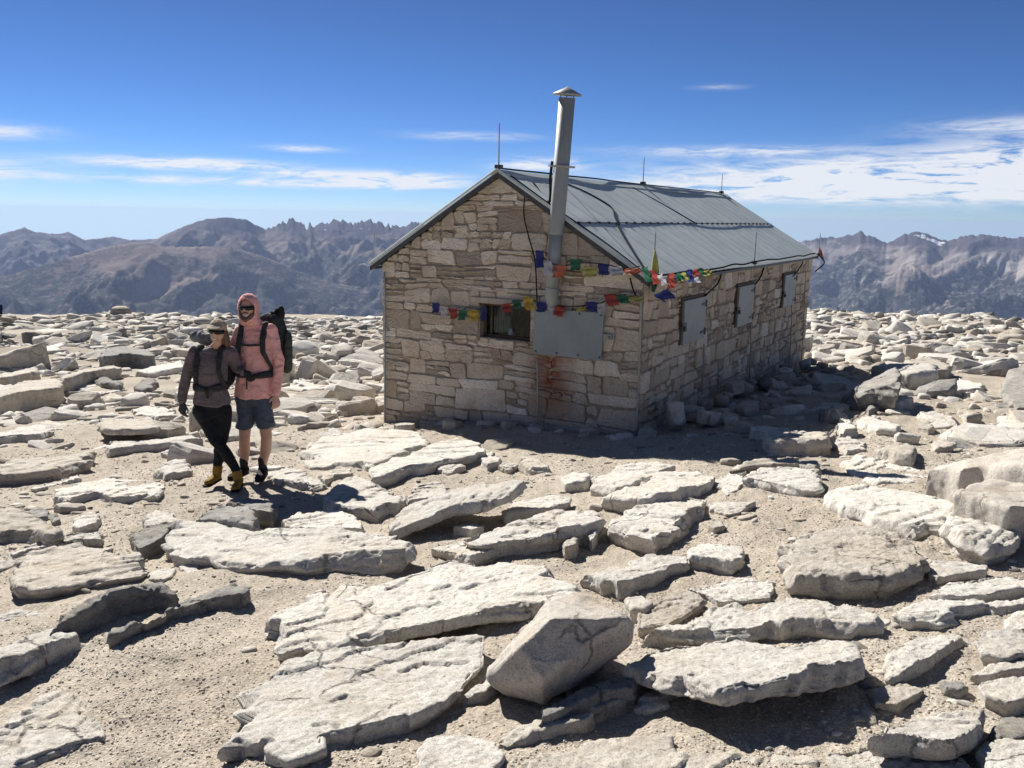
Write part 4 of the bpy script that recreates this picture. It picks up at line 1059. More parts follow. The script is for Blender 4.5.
# stove pipe: straight flue leaning a little, elbow into the wall, collar, conical cap
pb, pt = hut_px(551, 300, 'F', .15), hut_px(567, 98, 'F', .22)
pb, pt = Vector(pb), Vector(pt); ax = (pt - pb).normalized()
pe = pb + ax * .14
b = MB(); b.tube([pe, pb + (pt - pb) * .34], .083, 20); b.tube([pb + (pt - pb) * .34, pb + (pt - pb) * .345, pt], [.094, .094, .098], 20)
pipe = b.build('stove_pipe', M['galv'], HR, True)
b = MB(); b.tube(spline([pe + ax * .02, pe - ax * .06, pb + Vector((0, .05, -.02)), pb + Vector((0, .16, -.05))], 6), .086, 20); b.build('elbow', M['galv'], pipe, True)
col = pb + (pt - pb) * .675
b = MB(); b.tube([col - ax * .012, col + ax * .012], .165, 22); b.build('collar', M['galv'], pipe)
b = MB(); b.tube([pt + ax * .03, pt + ax * .045, pt + ax * .10, pt + ax * .13], [.175, .17, .06, .004], 24); b.build('cap', M['galv'], pipe, True)
b = MB()
for k in range(3):
    a = k * 2.1; q = Vector((math.cos(a), math.sin(a), 0)) * .09; b.tube([pt + q - ax * .05, pt + q + ax * .04], .006, 5)
b.build('cap_strut', M['darkmetal'], pipe)
b = MB(); sm = pb + (pt - pb) * .35; b.tube([sm - ax * .008, sm + ax * .008], .101, 20); b.build('joint_band', M['galv'], pipe)
cable([col + Vector((-.12, -.02, .06)), col + Vector((-.16, .02, -.12)), col + Vector((-.3, .25, -.42)), RS(.1, .4)], .018, parent=HR)
cable([pb + (pt-pb) * .80 + Vector((.09, 0, 0)), RS(.10, 1.3)], .006, smooth=False)
for k, q in ((.18, .12), (.30, .06)): pass
# metal plate under the pipe with a hasp at its right edge
A, B, Cc, Dd = (Vector(hut_px(*p, 'F', .10)) for p in ((534, 308), (604, 313), (601, 361), (533, 353)))
b = MB(); th = Vector((0, .012, 0)); b.add([A, B, Cc, Dd, A+th, B+th, Cc+th, Dd+th], [(3,2,1,0),(4,5,6,7),(0,1,5,4),(1,2,6,5),(2,3,7,6),(3,0,4,7)])
plate = b.build('metal_plate', M['plate'], HR)
b = MB(); ex, ez = (B - A), (Dd - A)
for u in (.04, .35, .66, .96):
    for w in (.05, .95):
        c = A + ex * u + ez * w; b.box(c - Vector((.012, .008, .012)), c + Vector((.012, .004, .012)))
b.build('plate_bolts', M['darkmetal'], plate)
hp = Vector(hut_px(607, 337, 'F', .085)); b = MB(); b.box(hp - Vector((.05, .012, .03)), hp + Vector((.07, .012, .035))); b.tube([hp + Vector((.02, -.015, -.005)), hp + Vector((.05, -.02, -.005))], .018, 8); b.build('hasp', M['shutter'], plate)
# conductor rods and cables down the walls
def vcable(px0, py0, px1, py1, side, off=.07, m='copper', r=.011):
    p, q = hut_px(px0, py0, side, off), hut_px(px1, py1, side, off); p[1 if side == 'F' else 0] = q[1 if side == 'F' else 0]
    mid = (p + q) / 2; mid[0] += .01
    cable([p, mid, q], r, m, 'conductor_cable')
vcable(537, 358, 537, 432, 'F'); vcable(384.5, 272, 384.5, 432, 'F', .05, r=.013)
vcable(641, 295, 636, 440, 'F', .06, r=.014)
vcable(704, 344, 702, 395, 'S'); vcable(751, 322, 749, 382, 'S'); vcable(792, 300, 789, 370, 'S')
vcable(806, 262, 801, 372, 'S', .03)
cable([hut_px(525, 190, 'F', .06), hut_px(524, 215, 'F', .07), hut_px(529, 238, 'F', .07), hut_px(535, 262, 'F', .09), hut_px(537, 300, 'F', .08)], .009)
cable([hut_px(630, 278, 'F', .06), hut_px(634, 292, 'F', .08), hut_px(640, 300, 'F', .07)], .01)
cable([hut_px(722, 272, 'S', .05), hut_px(718, 283, 'S', .08), hut_px(708, 293, 'S', .07), hut_px(704, 297, 'S', .06)], .012)
cable([hut_px(764, 268, 'S', .05), hut_px(760, 278, 'S', .07), hut_px(753, 287, 'S', .06)], .012)
cable([hut_px(803, 262, 'S', .05), hut_px(797, 272, 'S', .08), hut_px(790, 278, 'S', .06)], .012)
# lightning rods
def rod(base, h, r=.009, m='copper'):
    b = MB(); base = Vector(base); b.tube([base - Vector((0, 0, .05)), base + Vector((0, 0, h * .93)), base + Vector((0, 0, h))], [r, r * .8, .002], 7)
    o = b.build('lightning_rod', M[m], HR, True)
    c = MB(); c.box(base - Vector((.04, .04, .02)), base + Vector((.04, .04, .03))); c.build('rod_base', M['darkmetal'], o)
rod((W_/2, -.10, zroof(W_/2) + .05), .56); rod((W_/2, 4.75, zroof(W_/2) + .05), .46); rod((W_/2, L_ - .25, zroof(W_/2) + .05), .40)
rod(RS(.97, .15), .52); rod(RS(.985, 4.6), .52); rod(RS(1.0, L_ + .1), .48); rod(LS(1.0, -.02), .48)
for f in ((.97, .4), (1.0, .45)):
    c = Vector(RS(1.0, L_ + .1, .02)); 
cable([RS(1.0, L_ + .08, .03), tuple(Vector(RS(1.0, L_ + .08, -.1)) + Vector((.12, .1, -.05))), tuple(Vector(RS(1.0, L_ + .08, -.25)) + Vector((-.05, .05, -.1)))], .014)
# shutters on the side wall
SH = [((683.5, 301), (705.5, 296), (703.5, 337), (682.5, 345.5)), ((738, 287), (753.5, 284), (752, 322), (737.5, 327)), ((784.5, 276), (796, 272.5), (794, 304), (783, 307.5))]
for k, q in enumerate(SH):
    P = [hut_px(*p, 'S', .06) for p in q]
    s0, s1 = (P[0][1] + P[3][1]) / 2, (P[1][1] + P[2][1]) / 2; zt, zb = (P[0][2] + P[1][2]) / 2, (P[2][2] + P[3][2]) / 2
    b = MB(); b.box((W_ + .035, s0, zb), (W_ + .075, s1, zt)); sh = b.build('shutter', M['shutter'], HR, bevel=.006)
    b = MB()
    for zz in (zt - .10, zb + .10): b.box((W_ + .0755, s1 - .20, zz - .018), (W_ + .083, s1 - .01, zz + .018)); b.tube([(W_ + .082, s1 - .015, zz - .05), (W_ + .082, s1 - .015, zz + .05)], .012, 7)
    b.build('hinge', M['darkmetal'], sh)
    b = MB(); zm = (zt + zb) / 2 - .02; b.box((W_ + .0755, s0 - .09, zm - .02), (W_ + .088, s0 + .08, zm + .02)); b.box((W_ + .09, s0 - .05, zm - .085), (W_ + .115, s0 + .01, zm - .02)); b.build('latch', M['darkmetal'], sh)
    b = MB()
    for A, B in (((W_ + .0, s0 - .04, zt + .004), (W_ + .05, s1 + .04, zt + .04)), ((W_ + .0, s0 - .04, zb), (W_ + .045, s0 - .004, zt + .002)), ((W_ + .0, s1 + .004, zb), (W_ + .045, s1 + .04, zt + .002))): b.box(A, B)
    b.build('shutter_frame', M['wood'], sh)

# ------------------------------------------------------------------ prayer flags
FC = {'b': (.035, .05, .20), 'w': (.50, .51, .55), 'r': (.36, .07, .06), 'g': (.04, .15, .085), 'y': (.52, .38, .07), 'o': (.50, .16, .10), 'l': (.45, .44, .14)}
def cloth(name, c):
    t = NT(name); ob = t.n('ShaderNodeNewGeometry').outputs['Position']; f = t.noise(ob, 30, 5, .6)
    col = t.ramp(f, [(.3, tuple(x * .75 for x in c)), (.7, tuple(min(1, x * 1.15) for x in c))])
    p = t.n('ShaderNodeBsdfPrincipled', {'Base Color': col, 'Roughness': .85}); tr = t.n('ShaderNodeBsdfTranslucent', {'Color': col})
    m = t.n('ShaderNodeMixShader', {0: .35, 1: p.outputs[0], 2: tr.outputs[0]}); t.n('ShaderNodeOutputMaterial', {'Surface': m.outputs[0]}); return t.id
FM = {k: cloth(n + '_flag_cloth', FC[k]) for k, n in (('b', 'blue'), ('w', 'white'), ('r', 'red'), ('g', 'green'), ('y', 'yellow'), ('o', 'orange'), ('l', 'lemon'))}
FN = {'b': 'blue', 'w': 'white', 'r': 'red', 'g': 'green', 'y': 'yellow', 'o': 'orange', 'l': 'lemon yellow'}
HM = Matrix.Translation((HUT_O[0], HUT_O[1], Z0)) @ Matrix.Rotation(-HUT_AZ, 4, 'Z')
def flag_string(label, flags, side, off, ends, seed):
    R = random.Random(seed)
    pts = [Vector(hut_px(p[0], p[1], p[2] if len(p) > 2 and isinstance(p[2], str) else side, off)) for p in ends]
    e = empty('prayer_flag_string'); e.matrix_world = HM @ Matrix.Translation(pts[0]); tag(e, label, 'prayer flags', 'strings of prayer flags on the hut')
    o0 = pts[0]; b = MB(); b.tube([p - o0 for p in spline(pts, 6)], .006, 5); b.build('cord', M['cable'], e, True)
    for f in flags:
        c, px, py, w, h, tw = f[:6]; sd = f[6] if len(f) > 6 else side
        w *= 1.05; h *= 1.05; ctr = Vector(hut_px(px, py, sd, off + .03)) - o0
        ux = Vector((1, 0, 0)) if sd == 'F' else Vector((0, 1, 0)); nn = Vector((0, -1, 0)) if sd == 'F' else Vector((1, 0, 0)); uz = Vector((0, 0, 1))
        V, F = [], []; n = 8; ph = R.uniform(0, 6)
        for i in range(n + 1):
            for j in range(n + 1):
                u, v = i / n - .5, .5 - j / n; k = j / n
                rip = .030 * math.sin(u * 7 + ph + k * 2) * (.3 + k) + .012 * math.sin(v * 11 + ph)
                x = u * w * (1 - .25 * k * R.uniform(.6, 1)) + tw * k * .10; z = v * h + .03 * u * tw + .006 * R.uniform(-1, 1)
                V.append(ctr + ux * x + uz * z + nn * (rip + .05 * k * abs(tw)))
        for i in range(n):
            for j in range(n): F.append((i*(n+1)+j, (i+1)*(n+1)+j, (i+1)*(n+1)+j+1, i*(n+1)+j+1))
        fl = obj('flag', mesh('flag', V, F), FM[c], e); fl['label'] = FN[c] + ' square flag'
flag_string("string of prayer flags sagging across the front window and the grey metal plate",
    [('b',435,307.5,.13,.13,.1),('w',443,311.5,.13,.13,0),('r',452.5,313.5,.13,.13,.1),('g',463,315,.14,.14,-.1),('y',473,315.5,.15,.14,0),('b',484,314,.09,.16,.2),('r',505,307.5,.14,.10,.9),('g',516,304,.12,.10,.8),('y',528,303,.14,.15,.7),('b',541,307,.15,.12,0),('w',551,309,.12,.10,.2),('r',561,311.5,.14,.12,-.4),
     ('l',580,309,.14,.04,.3),('b',592,306.5,.15,.11,0),('w',600,309,.11,.12,.4),('r',610,299.5,.16,.12,.7),('g',621,298.5,.14,.09,.8),('l',632,298.5,.16,.05,1)], 'F', .12,
    [(428,305),(445,309),(463,311),(484,309),(505,305),(528,300),(541,303),(561,306),(580,306),(600,303),(615,297),(638,296)], 3)
flag_string("upper string of prayer flags from the stove pipe to the roof corner",
    [('b',540,259,.12,.20,.2),('w',548,268,.13,.18,.2),('o',560,271.5,.17,.14,-.2),('g',575,264.5,.16,.13,.1),('l',587,272,.20,.10,.5),('b',603.5,269.5,.14,.13,0),('w',613,271,.19,.08,.9),('o',629,271,.22,.05,.9)], 'F', .26,
    [(537,252),(549,262),(562,266),(580,263),(604,264),(625,269),(640,266)], 5)
flag_string("bunched prayer flags running along the eave above the first shutter",
    [('g',646,274,.14,.16,.5),('r',652,277,.16,.14,.8),('w',659,280,.14,.12,.6),('r',669,281,.22,.17,.3),('g',676,277,.16,.08,.8),('l',681,277,.18,.09,.8),('b',687,276,.26,.14,.5),('r',693,273,.26,.09,.5),('w',694,278,.24,.10,.7),('g',699,272,.22,.08,.8),('l',706,273,.30,.07,.8),('b',660,296,.42,.10,1.2)], 'S', .22,
    [(642,268),(650,275),(660,278),(672,277),(688,273),(704,271),(722,268)], 8)
# yellow and green flag wrapped round the rod at the roof corner
b = MB(); base = Vector(RS(.97, .15)); b.tube([base + Vector((.0, 0, -.10)), base + Vector((.02, 0, .05)), base + Vector((.01, 0, .2)), base + Vector((0, 0, .30))], [.035, .05, .03, .008], 9)
e = b.build('rod_flag', FM['l'], None, True); e.matrix_world = HM; tag(e, "yellow flag wrapped around the lightning rod at the near roof corner", 'flag')
b = MB(); b.tube([base + Vector((.02, -.04, -.2)), base + Vector((.03, -.02, -.08)), base + Vector((.03, 0, .0))], [.02, .045, .04], 9); g = b.build('flag_tail', FM['g'], e, True)
# small red and white rag tied at the far roof corner
b = MB(); c = Vector(RS(1.0, L_ + .1, .02)); b.tube([c + Vector((0, 0, .16)), c + Vector((.04, 0, .05)), c + Vector((.10, .05, -.08))], [.012, .035, .014], 8)
e = b.build('rag', FM['o'], None, True); e.matrix_world = HM; tag(e, "faded red rag tied at the far roof corner of the hut", 'rag')
# ================================================================== people
def ellipsoid_pts(c, r, n=10):
    out = []
    for i in range(n + 1):
        th = math.pi * i / n
        for k in range(n * 2):
            ph = math.pi * k / n
            out.append((c[0] + r[0]*math.sin(th)*math.cos(ph), c[1] + r[1]*math.sin(th)*math.sin(ph), c[2] + r[2]*math.cos(th)))
    return out
def r3(r): return r if isinstance(r, (tuple, list)) else (r, r, r)
def hull_mesh(limbs):
    """limbs: chains [(centre, radius or (rx,ry,rz)), ...]; consecutive nodes are joined by convex hulls"""
    V, F = [], []
    for ch in limbs:
        segs = list(zip(ch, ch[1:])) if len(ch) > 1 else [(ch[0], ch[0])]
        for (c0, q0), (c1, q1) in segs:
            bm = bmesh.new()
            for p in ellipsoid_pts(c0, r3(q0), 7) + ellipsoid_pts(c1, r3(q1), 7): bm.verts.new(p)
            bmesh.ops.remove_doubles(bm, verts=bm.verts, dist=1e-5)
            bmesh.ops.convex_hull(bm, input=bm.verts)
            for v in [v for v in bm.verts if not v.link_faces]: bm.verts.remove(v)
            bmesh.ops.recalc_face_normals(bm, faces=bm.faces)
            bm.verts.index_update(); b = len(V)
            V += [v.co[:] for v in bm.verts]; F += [tuple(v.index + b for v in f.verts) for f in bm.faces]; bm.free()
    return mesh('m', V, F)
SKIN_Q = []
def body_part(name, limbs, mat, parent, vox=.008, sm=5, wrinkle=0.0, wscale=9, seed=1, cut=None):
    SKIN_Q.append((name, limbs, mat, parent, vox, sm, wrinkle, wscale, seed, cut))
def flush():
    ms = remesh_many([(hull_mesh(q[1]), q[4], q[5]) for q in SKIN_Q]); out = {}
    for me, (name, limbs, mat, parent, vox, sm, wr, ws, seed, cut) in zip(ms, SKIN_Q):
        if cut:
            bm = bmesh.new(); bm.from_mesh(me)
            bmesh.ops.delete(bm, geom=[f for f in bm.faces if cut(f.calc_center_median())], context='FACES'); bm.to_mesh(me); bm.free()
        if wr:
            V = get_v(me); N = get_n(me)
            f = 1 - 2 * np.abs(fbm(V * (ws, ws, ws * .8) + seed, 3, seed)); set_v(me, V + N * (f * wr)[:, None])
        me.polygons.foreach_set('use_smooth', np.ones(len(me.polygons), bool))
        o = obj(name, me, mat, parent); out[(parent.name, name)] = o
        if cut: m = o.modifiers.new('s', 'SOLIDIFY'); m.thickness = .012; m.offset = 1
    SKIN_Q.clear(); return out
def fab(name, c, var=.18, scale=25, bump=.35):
    t = NT(name); pos = t.n('ShaderNodeTexCoord').outputs['Object']
    col = t.ramp(t.noise(pos, scale, 6, .6), [(.25, tuple(x * (1 - var) for x in c)), (.75, tuple(min(1, x * (1 + var)) for x in c))])
    fold = t.noise(t.vmul(pos, (1, 1, 1.5)), 5.5, 3, .5, .35)                      # soft creases
    n1 = t.bump(t.ramp(fold, [(.30, 0.), (.5, 1.), (.70, .1)]), .6, .03); n2 = t.bump(t.noise(pos, 240, 2, .5), bump, .002, n1)
    return t.principled(Base_Color=col, Roughness=.85, Normal=n2, Specular_IOR_Level=.2)
skin = simple('skin', (.50, .295, .21), .55, 0, .10, 30, .1, .002)
skin_leg = simple('tanned_skin', (.46, .27, .19), .6, 0, .12, 30, .1, .002)
pink = fab('pink_hoodie_fabric', (.72, .37, .335)); mauve = fab('mauve_shirt_fabric', (.135, .108, .112))
shortsM = fab('slate_shorts_fabric', (.072, .086, .112)); legM = fab('black_legging_fabric', (.012, .013, .017))
packM = fab('black_pack_fabric', (.036, .037, .039), .3); packG = fab('grey_pack_fabric', (.15, .155, .165), .5, 12)
gogg = simple('dark_lens', (.006, .006, .007), .32, 0, .1, 10, 0, .001, .25)
yel = fab('yellow_boot', (.27, .165, .035)); blk = fab('black_boot', (.016, .016, .017)); sole = fab('boot_sole', (.05, .048, .045))
hairM = simple('brown_hair', (.13, .075, .048), .6, 0, .4, 60, .5, .004); capM = fab('tan_cap', (.33, .27, .20)); teethM = simple('teeth', (.75, .72, .66), .4, 0, .05)
lipM = simple('lips', (.28, .09, .075), .5, 0, .1)

def hand(wr, dirv, side, s=1.0, curl=.35, into=(0, -1, 0)):
    """finger chains of a relaxed hand; dirv: direction of the hand, side: direction of the thumb, into: palm direction"""
    w = Vector(wr); d = Vector(dirv).normalized(); t = Vector(side).normalized(); p = Vector(into).normalized(); L = []
    palm = w + d * .045 * s
    L.append([(tuple(w), .024 * s), (tuple(palm + t * .012 * s), (.030 * s, .018 * s, .030 * s)), (tuple(w + d * .085 * s), (.036 * s, .015 * s, .018 * s))])
    for k, (off, ln) in enumerate(((.030, .070), (.010, .080), (-.010, .075), (-.029, .058))):
        b = w + d * .088 * s + t * off * s; c1 = b + (d * .92 + p * curl * .5 + t * off * 2) * ln * .42 * s; c2 = c1 + (d * .75 + p * curl * 1.5) * ln * .33 * s; c3 = c2 + (d * .5 + p * curl * 2.2) * ln * .28 * s
        L.append([(tuple(w + d * .05 * s + t * off * .6 * s), .010 * s), (tuple(b), .0092 * s), (tuple(c1), .0085 * s), (tuple(c2), .0078 * s), (tuple(c3), .0068 * s)])
    b = w + d * .03 * s + t * .026 * s
    L.append([(tuple(w + d * .02 * s), .014 * s), (tuple(b), .0125 * s), (tuple(b + (d * .7 + t * .6 + p * .3) * .034 * s), .0105 * s), (tuple(b + (d * 1.5 + t * .75 + p * .6) * .036 * s), .0085 * s)])
    return L

def person(px, py, label, rz=0):
    g = hit(px, py); z = float(G(g[0], g[1])) + float(rough(np.array([g[0]]), np.array([g[1]]))[0])
    e = empty('person', (g[0], g[1], z), 0); tag(e, label, 'person')
    def J(px, py, dy=0.0):
        v = ray(px, py); t = (g[1] + dy) / v[1]; P = CAM + v * t; return (P[0] - g[0], dy, P[2] - z)
    return e, J

def face(e, c, R, tilt, hood):
    """c: head centre. Glasses, mouth and teeth sit on the face which looks to -Y; tilt leans the head sideways"""
    up = Vector((math.sin(tilt), -.10, math.cos(tilt))).normalized(); rt = Vector((math.cos(tilt), 0, -math.sin(tilt))); fw = rt.cross(up) * -1
    if fw.y > 0: fw = -fw
    P = lambda a, b, d: tuple(Vector(c) + rt * a + up * b + fw * d)
    V, F = [], []; n = 16                       # wrap-round glasses
    for i in range(n + 1):
        a = -1.25 + 2.5 * i / n; rr = R[1] + .016
        h0 = .015 + .005 * math.cos(a); dip = .010 * math.exp(-(a / .16) ** 2)
        for b in (h0, -h0 + dip): V.append(P(math.sin(a) * (R[0] + .010), .012 + b, math.cos(a) * rr))
    F = [(2*i, 2*i+2, 2*i+3, 2*i+1) for i in range(n)]
    g = obj('sunglasses', mesh('sunglasses', V, F), gogg, e); m = g.modifiers.new('s', 'SOLIDIFY'); m.thickness = .006
    b = MB(); b.tube(spline([P(-.030, -.060, R[1]*.86), P(-.012, -.066, R[1]*.97), P(.012, -.066, R[1]*.97), P(.030, -.060, R[1]*.86)], 4), .0075, 7); b.build('lips', lipM, e, True)
    b = MB(); b.tube(spline([P(-.023, -.059, R[1]*.93), P(0, -.0635, R[1]*1.03), P(.023, -.059, R[1]*.93)], 4), .006, 7); b.build('teeth', teethM, e, True)
    return P, up, rt, fw

def make_man():
    e, J = person(256, 481, 'man in pink hooded top, sunglasses and slate shorts with an arm behind the woman')
    H = J(248, 307.5, -.03); CH = J(255, 344, .02); BE = J(254.5, 376, .0); PE = J(254, 394, .01)
    shl, shr = J(270, 330, .02), J(240, 332, .03)
    ell, wrl = J(278.5, 363, .03), J(276.5, 394, -.03); elr, wrr = J(232, 356, .13), J(226, 369, .20)
    hipl, hipr = J(262, 399, .01), J(246, 399, .01)
    knl, anl = J(266.5, 437, -.02), J(262.5, 466, .0); knr, anr = J(244.5, 437, -.02), J(244, 466, .02)
    sol_l, sol_r = J(262, 477, -.02), J(243, 476, -.0)
    # body
    nose = (H[0] - .002, H[1] - .108, H[2] - .012)
    L = [[(H, (.073, .092, .105)), ((H[0], H[1] - .02, H[2] - .07), (.055, .068, .05))], [((H[0], H[1] + .02, H[2] - .09), .055), ((CH[0], CH[1], CH[2] + .20), .06), (CH, (.15, .10, .14))],
         [((H[0] - .002, H[1] - .085, H[2] + .015), .012), (nose, .015)],
         [(CH, (.155, .10, .15)), (BE, (.135, .095, .1)), (PE, (.145, .10, .10))],
         [(shl, .055), (ell, .040), (wrl, .027)], [(shr, .055), (elr, .040), (wrr, .027)],
         [(hipl, .085), (knl, .055), ((knl[0] * .5 + anl[0] * .5 + .006, .015, knl[2] * .55 + anl[2] * .45), .056), (anl, .036)], [(hipr, .085), (knr, .055), ((knr[0] * .5 + anr[0] * .5 - .006, .03, knr[2] * .55 + anr[2] * .45), .056), (anr, .036)],
         [(anl, .03), ((sol_l[0], sol_l[1] - .0, sol_l[2] + .05), .022), ((sol_l[0], sol_l[1] - .11, sol_l[2] + .035), .016)], [(anr, .03), ((sol_r[0], sol_r[1], sol_r[2] + .05), .022), ((sol_r[0] - .04, sol_r[1] - .10, sol_r[2] + .035), .016)]]
    L += hand(wrl, (.0, -.1, -1), (-1, -.4, 0), 1.02, .35, (-.7, .3, 0)) + hand(wrr, (-.6, .1, -.6), (0, 0, 1), 1.0, .3, (0, -1, 0))
    body_part('body', L, skin, e, .0065, 3)
    # hooded top: torso, sleeves; open hood shell
    NB = (H[0] + .01, CH[1] + .0, H[2] - .155)
    L = [[(NB, (.075, .07, .03)), ((CH[0], CH[1], CH[2] + .06), (.18, .112, .10)), (CH, (.185, .122, .12)), (BE, (.168, .125, .10)), ((PE[0], PE[1], PE[2] - .01), (.196, .152, .055))],
         [(shl, .066), (ell, .058), ((wrl[0], wrl[1], wrl[2] + .02), .046)], [(shr, .066), (elr, .058), (wrr, .046)], [(NB, (.06, .06, .025)), (shl, .062)], [(NB, (.06, .06, .025)), (shr, .062)], [((CH[0] + .08, CH[1], CH[2]), (.10, .10, .10)), (shl, .062)], [((CH[0] - .08, CH[1], CH[2]), (.10, .10, .10)), (shr, .062)]]
    body_part('hooded_top', L, pink, e, .009, 5, .009, 5.5, 3)
    hc = Vector(H)
    def cut(p):
        d = p - hc; return d.y < -.035 and (d.x / .074) ** 2 + ((d.z + .016) / .104) ** 2 < 1
    body_part('hood', [[((H[0], H[1] + .015, H[2] + .008), (.092, .116, .122)), ((H[0], H[1] + .01, H[2] - .10), (.080, .095, .05))], [((H[0], H[1] + .0, H[2] - .11), (.080, .092, .04)), ((NB[0], NB[1] - .005, NB[2]), (.10, .085, .02))]], pink, e, .008, 5, .003, 12, 5, cut)
    body_part('beard', [[((H[0] - .05, H[1] - .055, H[2] - .065), .020), ((H[0] - .03, H[1] - .075, H[2] - .10), .020), ((H[0], H[1] - .085, H[2] - .112), .024), ((H[0] + .03, H[1] - .075, H[2] - .10), .020), ((H[0] + .05, H[1] - .055, H[2] - .065), .020)],
                        [((H[0] - .028, H[1] - .097, H[2] - .046), .008), ((H[0], H[1] - .103, H[2] - .040), .009), ((H[0] + .028, H[1] - .097, H[2] - .046), .008)]], hairM, e, .006, 3)
    # shorts
    body_part('shorts', [[((PE[0], PE[1], PE[2] + .03), (.165, .118, .05)), ((PE[0], PE[1], PE[2] - .06), (.17, .125, .07))], [(hipl, (.105, .115, .09)), (J(266, 426, -.01), (.090, .10, .03))], [(hipr, (.105, .115, .09)), (J(245, 426, -.01), (.090, .10, .03))]], shortsM, e, .009, 4, .010, 5, 8)
    for an, sl, yaw, nm in ((anl, sol_l, .02, 1), (anr, sol_r, -.06, 2)):
        body_part('boot', [[((an[0], an[1] + .01, an[2] - .03), (.048, .054, .035)), ((sl[0], sl[1] + .04, sl[2] + .045), (.050, .065, .042)), ((sl[0] + yaw, sl[1] - .14, sl[2] + .035), (.050, .055, .033))]], blk, e, .009, 3, .003, 20, 6)
        body_part('sock', [[(an, .042), ((an[0], an[1], an[2] + .07), .045)]], packM, e, .009, 2)
        body_part('boot_sole', [[((sl[0], sl[1] + .055, sl[2] + .012), (.050, .06, .014)), ((sl[0] + yaw, sl[1] - .15, sl[2] + .012), (.052, .058, .014))]], sole, e, .008, 1)
    out = flush(); face(e, H, (.073, .092), 0.0, True)
    o = out[(e.name, 'body')]
    # backpack: its own thing
    b = empty('backpack', tuple(e.location + Vector((BE[0] + .14, .22, BE[2])))); tag(b, "black backpack worn by the man, its dark pad rising behind his shoulder", 'backpack', None)
    off = Vector(b.location) - Vector(e.location); q = lambda p: tuple(Vector(p) - off)
    A = J(281, 318, .22); B_ = J(284, 345, .24); Cq = J(283, 371, .22)
    body_part('pack_bag', [[(q((A[0] - .10, .20, A[2] - .02)), (.13, .10, .07)), (q((B_[0] - .10, .24, B_[2])), (.17, .13, .16)), (q((Cq[0] - .11, .22, Cq[2] + .05)), (.16, .12, .10))]], packM, b, .012, 4, .006, 10, 4)
    body_part('side_pocket', [[(q((B_[0] + .05, .20, B_[2] + .04)), (.045, .07, .12)), (q((Cq[0] + .05, .20, Cq[2] + .05)), (.05, .075, .07))]], fab('olive_pack_fabric', (.05, .052, .045), .35), b, .010, 3, .004, 14, 7)
    body_part('sleeping_pad', [[(q(J(275, 321, .20)), (.05, .05, .04)), (q(J(281.5, 314, .22)), (.035, .04, .06)), (q(J(281, 307, .22)), (.022, .035, .02))], [(q(J(275.5, 309.5, .2)), (.012, .02, .008)), (q(J(281, 308, .22)), (.02, .03, .014))], [(q(J(272, 312, .2)), (.02, .03, .008)), (q(J(281, 316, .22)), (.03, .03, .02))]], blk, b, .010, 2, .004, 16, 9)
    for s, x in ((1, .115), (-1, -.115)):
        c = CH[0]; body_part('shoulder_strap', [[(q((c + x, .13, CH[2] + .13)), (.036, .012, .03)), (q((c + x * 1.0, .02, CH[2] + .21)), (.032, .05, .018)), (q((c + x * .98, -.105, CH[2] + .06)), (.031, .014, .03)), (q((c + x * 1.05, -.135, CH[2] - .05)), (.029, .013, .03)), (q((c + x * 1.38, -.075, CH[2] - .17)), (.016, .014, .03)), (q((c + x * 1.5, .05, BE[2] + .02)), (.014, .015, .02))]], packM, b, .008, 3)
    c = CH[0]; body_part('sternum_strap', [[(q((c - .11, -.132, CH[2] + .015)), (.01, .010, .012)), (q((c, -.140, CH[2] + .01)), (.01, .010, .012)), (q((c + .11, -.132, CH[2] + .015)), (.01, .010, .012))]], packM, b, .006, 2)
    body_part('hip_belt', [[(q((BE[0] - .19, .02, BE[2] + .03)), (.012, .04, .035)), (q((BE[0] - .12, -.112, BE[2] + .025)), (.02, .012, .026)), (q((BE[0], -.142, BE[2] + .02)), (.02, .010, .018)), (q((BE[0] + .10, -.128, BE[2] + .03)), (.02, .014, .034)), (q((BE[0] + .185, .0, BE[2] + .03)), (.016, .04, .04))], [(q((BE[0] - .03, -.148, BE[2] + .01)), (.012, .008, .012)), (q((BE[0] - .035, -.150, BE[2] - .10)), (.010, .006, .012))]], packM, b, .008, 2)
    flush()

